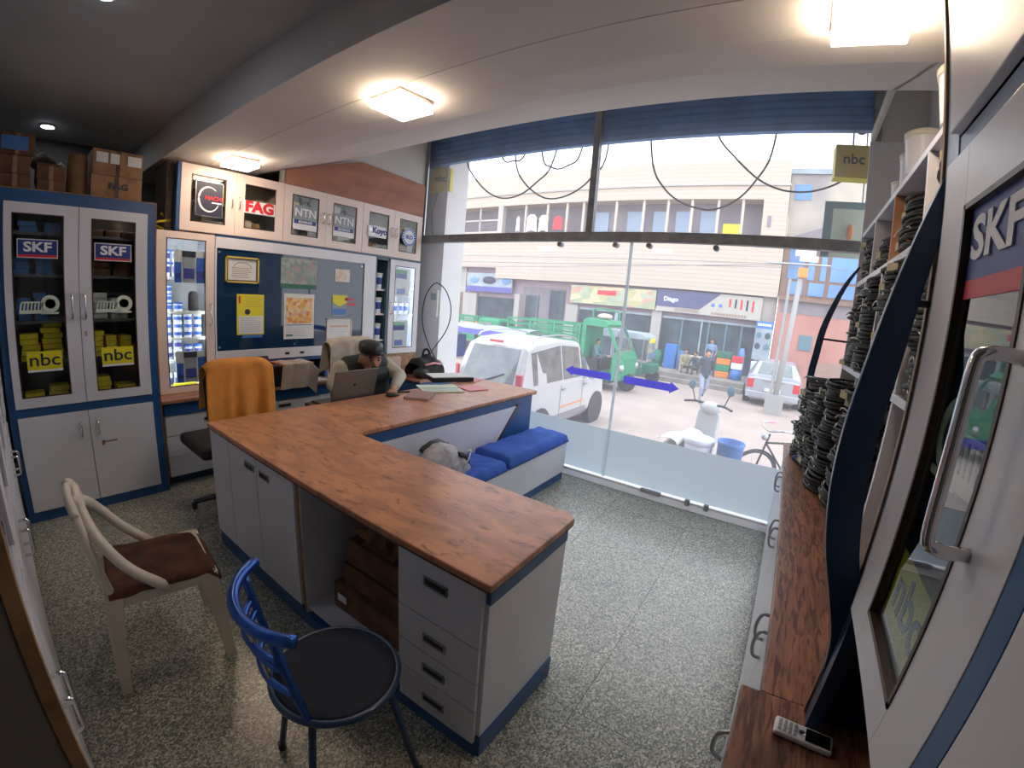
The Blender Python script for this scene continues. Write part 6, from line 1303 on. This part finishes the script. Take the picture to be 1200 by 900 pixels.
# ================================================================ PEOPLE
def figure(name, label, bones, loc, vox=0.02, extra=None, head=None, group=None, kids=None):
    """bones: (p, q, r1, r2, material). One continuous remeshed body."""
    mb = MB(); mats = []
    for p, q, r1, r2, m_ in bones:
        if m_ not in mats: mats.append(m_)
        mb.cyl(p, q, r1, r2, 14); mb.sph(p, r1, nu=14, nv=8); mb.sph(q, r2, nu=14, nv=8)
    for c, rx, ry, rz in (head or []): mb.sph(c, rx, ry, rz, 18, 12)
    root = thing(name, label, 'person', loc)
    lx = Vector(loc); me = bpy.data.meshes.new('body'); me.from_pydata([tuple(Vector(v) - lx) for v in mb.v], [], mb.f)
    o = bpy.data.objects.new('tmp', me); C.objects.link(o)
    bm = bmesh.new(); bm.from_mesh(me); bmesh.ops.recalc_face_normals(bm, faces=bm.faces); bm.to_mesh(me); bm.free()
    r = o.modifiers.new('r', 'REMESH'); r.mode = 'VOXEL'; r.voxel_size = vox; s_ = o.modifiers.new('s', 'SMOOTH'); s_.factor = 0.5; s_.iterations = 4
    dg = bpy.context.evaluated_depsgraph_get(); dg.update(); m2 = bpy.data.meshes.new_from_object(o.evaluated_get(dg)); bpy.data.objects.remove(o)
    m2.materials.clear(); 
    for k in mats: m2.materials.append(M[k])
    if 'skin' not in mats: mats.append('skin'); m2.materials.append(M['skin'])
    segs = [(Vector(p) - lx, Vector(q) - lx, r1, r2, mats.index(m_)) for p, q, r1, r2, m_ in bones]
    hs = [(Vector(c) - lx, max(a, b, d)) for c, a, b, d in (head or [])]
    for pl in m2.polygons:
        c = pl.center; best = 1e9; bi = 0
        for p, q, r1, r2, mi in segs:
            d = q - p; t_ = max(0, min(1, (c - p).dot(d) / max(1e-9, d.length_squared))); dist = (c - p - d * t_).length - (r1 + (r2 - r1) * t_)
            if dist < best: best = dist; bi = mi
        for hc, hr in hs:
            dist = (c - hc).length - hr
            if dist < best: best = dist; bi = mats.index('skin')
        pl.material_index = bi; pl.use_smooth = True
    b = bpy.data.objects.new('body', m2); C.objects.link(b); b.parent = root
    WROOT[root.name] = True
    return root
# man at the desk
V = Vector
hd = V((2.145, 2.735, 1.005)); fw = V((-0.26, -0.95, -0.16)).normalized(); sd2 = V((0.976, -0.217, 0)); upv = sd2.cross(fw) * -1
if upv.z < 0: upv = -upv
def H(f, s_, u): return tuple(hd + fw * f + sd2 * s_ + upv * u)
bones = [((2.28, 3.02, 0.55), (2.24, 2.98, 0.74), .135, .14, 'vest'), ((2.13, 2.90, 0.74), (2.34, 2.91, 0.74), .12, .12, 'vest'), ((2.11, 2.88, 0.85), (2.34, 2.89, 0.85), .11, .11, 'vest'), ((2.24, 2.98, 0.74), (2.19, 2.89, 0.90), .14, .125, 'vest'), ((2.05, 2.88, 0.925), (2.34, 2.89, 0.935), .09, .09, 'vest'),
         ((2.185, 2.86, 0.94), (2.16, 2.79, 0.99), .055, .05, 'skin'),
         ((1.97, 2.88, 0.91), (1.90, 2.86, 0.80), .074, .056, 'shirt'), ((1.90, 2.86, 0.80), (1.89, 2.75, 0.76), .052, .035, 'shirt'), ((1.89, 2.75, 0.755), (1.885, 2.72, 0.745), .026, .022, 'skin'),
         ((2.42, 2.88, 0.91), (2.48, 2.76, 0.83), .074, .056, 'shirt'), ((2.48, 2.76, 0.83), (2.26, 2.565, 0.80), .056, .038, 'shirt'), ((2.22, 2.53, 0.79), (2.175, 2.49, 0.788), .028, .024, 'skin')]
for k in range(4):   # fingers of the hand over the mouse and of the typing hand
    a = V((2.172 - 0.016 * k + 0.02, 2.485 + 0.008 * k - 0.01, 0.79)); bones += [(tuple(a), tuple(a + V((-0.022, -0.028, 0.004))), .0095, .009, 'skin'), (tuple(a + V((-0.022, -0.028, 0.004))), tuple(a + V((-0.038, -0.045 + 0.003 * k, -0.006))), .009, .0078, 'skin')]
    a = V((1.863 + 0.016 * k, 2.71, 0.742)); bones += [(tuple(a), tuple(a + V((0, -0.032, 0.006))), .0095, .009, 'skin'), (tuple(a + V((0, -0.032, 0.006))), tuple(a + V((0, -0.052 - 0.004 * (k % 2), -0.004))), .009, .0078, 'skin')]
bones += [((2.165, 2.51, 0.785), (2.125, 2.505, 0.778), .011, .009, 'skin'), ((1.905, 2.725, 0.742), (1.925, 2.69, 0.735), .011, .009, 'skin')]
for s_ in (-1, 1): bones += [((2.27 + s_ * .09, 3.0, 0.53), (2.22 + s_ * .13, 2.56, 0.53), .085, .065, 'trouser'), ((2.22 + s_ * .13, 2.56, 0.53), (2.22 + s_ * .12, 2.66, 0.09), .058, .04, 'trouser'), ((2.22 + s_ * .12, 2.66, 0.045), (2.22 + s_ * .12, 2.565, 0.035), .04, .032, 'black')]
head = [(H(0, 0, 0.01), .078, .095, .105), (H(0.035, 0, -0.055), .052, .055, .05), (H(0.088, 0, -0.012), .013, .018, .022), (H(0.07, 0, 0.03), .05, .03, .014)] + [(H(-0.005, s_ * .08, 0.0), .012, .018, .028) for s_ in (-1, 1)] + [(H(0.078, 0, -0.058), .02, .012, .008)]
man = figure('person', 'man in black cap, dark vest and grey shirt working at the laptop behind the desk', bones, (2.24, 2.9, 0.0), 0.0065, head=head)
for s_ in (-1, 1):
    MB().sph(H(0.088, s_ * .031, 0.016), .010, .010, .007).done('eye', 'ink', man, smooth=True)
    MB().tube([H(0.095, s_ * .014, 0.033), H(0.096, s_ * .032, 0.038), H(0.085, s_ * .05, 0.032)], 0.004, 5).done('eyebrow', 'hair', man)
MB().tube([H(0.094, -.028, -0.044), H(0.104, 0, -0.036), H(0.094, .028, -0.044)], [0.005, 0.007, 0.005], 6).done('moustache', 'hair', man)
MB().tube([H(0.06, -.045, -0.085), H(0.085, 0, -0.095), H(0.06, .045, -0.085)], 0.012, 6).done('beard', 'hair', man)
cap = MB()
def capf(u, v):
    a = 2 * math.pi * u; r_, z = [(0.100, 0.058), (0.105, 0.08), (0.105, 0.10), (0.100, 0.120), (0.075, 0.132), (0.0, 0.134)][round(v * 5)]
    return H(-0.012 + r_ * math.cos(a) * 1.02, r_ * .93 * math.sin(a), z)
cap.grid(capf, 28, 5); cap.done('cap', 'black', man, smooth=True)
MB().grid(lambda u, v: H(0.075 + 0.035 * v * math.sin(math.pi * u) ** .5, 0.085 * math.cos(math.pi * u), 0.060 - 0.004 * v), 16, 3).done('cap_peak', 'black', man, smooth=True)
MB().tube([tuple(V((2.172, 2.81, 0.965)) + V((0.068 * math.cos(a), 0.06 * math.sin(a), 0.012 * math.sin(a)))) for a in [i * math.pi / 8 for i in range(16)]], 0.016, 6, closed=True).done('collar', 'vest', man, smooth=True)

def simple(name, label, x, y, z, h, top, legs, pose='stand', face=0.0, hair='hair'):
    """standing / walking / squatting figure; face = heading angle about z"""
    s_ = h / 1.7; c_, n_ = math.cos(face), math.sin(face)
    def T(f, sd, u): return (x + s_ * (f * c_ - sd * n_), y + s_ * (f * n_ + sd * c_), z + s_ * u)
    k = s_
    if pose == 'sit': hip, sh, hd_ = .32, .78, 1.0
    else: hip, sh, hd_ = .92, 1.40, 1.60
    bn = [(T(0, 0, hip), T(0.02, 0, hip + .25), .14 * k, .14 * k, top), (T(0.02, 0, hip + .25), T(0.03, 0, sh - .04), .14 * k, .13 * k, top), (T(.03, -.14, sh), T(.03, .14, sh), .075 * k, .075 * k, top), (T(.03, 0, sh), T(.05, 0, hd_ - .06), .05 * k, .05 * k, 'skin')]
    for sg in (-1, 1):
        if pose == 'stand': kn, an, to = (0.02, sg * .10, .48), (0, sg * .11, .08), (.12, sg * .12, .03); el, wr = (-.02, sg * .26, sh - .28), (.12, sg * .20, sh - .48)
        elif pose == 'walk': kn, an, to = ((.20, sg * .09, .50), (.16, sg * .09, .09), (.28, sg * .09, .04)) if sg < 0 else ((-.02, sg * .09, .48), (-.32, sg * .09, .28), (-.36, sg * .09, .17)); el, wr = (-.06, sg * .24, sh - .28), (.16 * sg, sg * .23, sh - .5)
        else: kn, an, to = (.40, sg * .16, .42), (.30, sg * .15, .07), (.42, sg * .15, .03); el, wr = (.15, sg * .24, sh - .26), (.36, sg * .12, sh - .30)
        bn += [(T(0, sg * .09, hip - .03), T(*kn), .09 * k, .065 * k, legs), (T(*kn), T(*an), .062 * k, .042 * k, legs), (T(*an), T(*to), .04 * k, .032 * k, 'black'),
               (T(.03, sg * .18, sh), T(*el), .062 * k, .048 * k, top), (T(*el), T(*wr), .045 * k, .032 * k, top if pose != 'stand' else 'skin'), (T(*wr), T(wr[0] + .04, wr[1] - sg * .01, wr[2] - .07), .028 * k, .022 * k, 'skin')]
    r = figure(name, label, bn, (x, y, z), 0.022, head=[(T(.06, 0, hd_ + .0), .095 * k, .085 * k, .115 * k), (T(.15, 0, hd_ - .01), .02 * k, .02 * k, .025 * k)])
    MB().sph(T(.035, 0, hd_ + .045), .105 * k, .098 * k, .095 * k).done('hair', hair, r, smooth=True)
    return r
simple('person', 'pedestrian in dark jacket and pale jeans walking across the street', 12.7, 1.86, G, 1.50, 'jacket', 'denim', 'walk', math.radians(200))
simple('person', 'standing man in light blue shirt at the shop door opposite', 17.1, 2.42, Z0, 1.35, 'lightblue', 'trouser', 'stand', math.radians(180))
simple('person', 'person in khaki sitting low on the pavement opposite, left of the seated pair', 16.8, 3.28, Z0, 1.35, 'olive', 'olive', 'sit', math.radians(200))
simple('person', 'person in dark clothes sitting on the pavement beside the one in khaki', 16.6, 2.85, Z0, 1.3, 'jacket', 'trouser', 'sit', math.radians(150))
simple('person', 'driver in grey blue clothes sitting inside the green three-wheeled truck', 12.1, 4.98, -0.12, 1.25, 'teal', 'trouser', 'sit', math.radians(-90))

# ================================================================ wall counter clutter, right end
LOOP = [(3.22, 0.74), (3.34, 0.84), (3.47, 0.99), (3.57, 1.2), (3.58, 1.37), (3.53, 1.55), (3.4, 1.67), (3.25, 1.6), (3.16, 1.44), (3.16, 1.28), (3.22, 1.14), (3.34, 0.99), (3.44, 0.86), (3.48, 0.74)]
MB().tube(curve3([(3.52, y, z) for y, z in LOOP], 5), 0.006, 6).solo('cable_loop', 'cable', 'tall loop of dark cable standing up behind the black bag by the glass', 'cable', smooth=True)
t = thing('handbag', 'black bag with a pink folded edge on the wall counter by the glass front', 'bag', (3.27, 3.25, 0.681))
t.scale = (1.12, 1.1, 1.1)
def bg(u, v):
    a = math.pi * v; x = -0.15 + 0.30 * u; h = 0.20 * (1 - 0.35 * abs(2 * u - 1) ** 2) * (1 + 0.08 * math.sin(u * 12))
    return (x, -0.12 * math.cos(a), h * math.sin(a) ** .6 + 0.015 * noise.noise(Vector((u * 6, v * 6, 9))) + (0 if 0.02 < v < .98 else 0))
MB().grid(bg, 22, 18).done('body', 'blackm', t, smooth=True)
MB().tube([(-0.11, -0.115, 0.125), (0.0, -0.12, 0.14), (0.12, -0.10, 0.118)], 0.012, 6, flat=.5).done('folded_edge', 'pink', t, smooth=True)
MB().tube(curve3([(0.10, -0.11, 0.14), (0.15, -0.11, 0.08), (0.16, -0.08, 0.02)], 4), 0.009, 6, flat=.5).done('strap', 'jarw', t, smooth=True)
MB().tube(curve3([(-0.04, 0, 0.19), (-0.02, 0, 0.25), (0.03, 0, 0.25), (0.06, 0, 0.19)], 4), 0.012, 6).done('grab_handle', 'blackm', t, smooth=True)
MB().sph((3.13, 3.16, 0.735), 0.09, 0.08, 0.055).solo('black_jacket', 'belt', 'crumpled black jacket heaped left of the black bag', 'jacket', smooth=True)
B(3.05, 3.66, 0.682, 3.30, 3.69, 0.83).solo('upright_carton', 'tan', 'pinkish tan carton standing on the wall counter below the right glass cabinet', 'box', bev=0.003)
MB().sph((3.42, 3.22, 0.76), 0.07, 0.09, 0.09).solo('brown_pouch', 'notebook', 'small brown pouch right of the black bag by the glass', 'pouch', smooth=True)
MB().tube(curve3([(2.30, 3.555, 0.50), (2.40, 3.50, 0.46), (2.46, 3.52, 0.52), (2.52, 3.5, 0.42), (2.45, 3.54, 0.2)], 5), 0.005, 5).solo('power_cord', 'cable', 'looped dark cord hanging in front of the wall counter doors behind the laptop', 'cord')
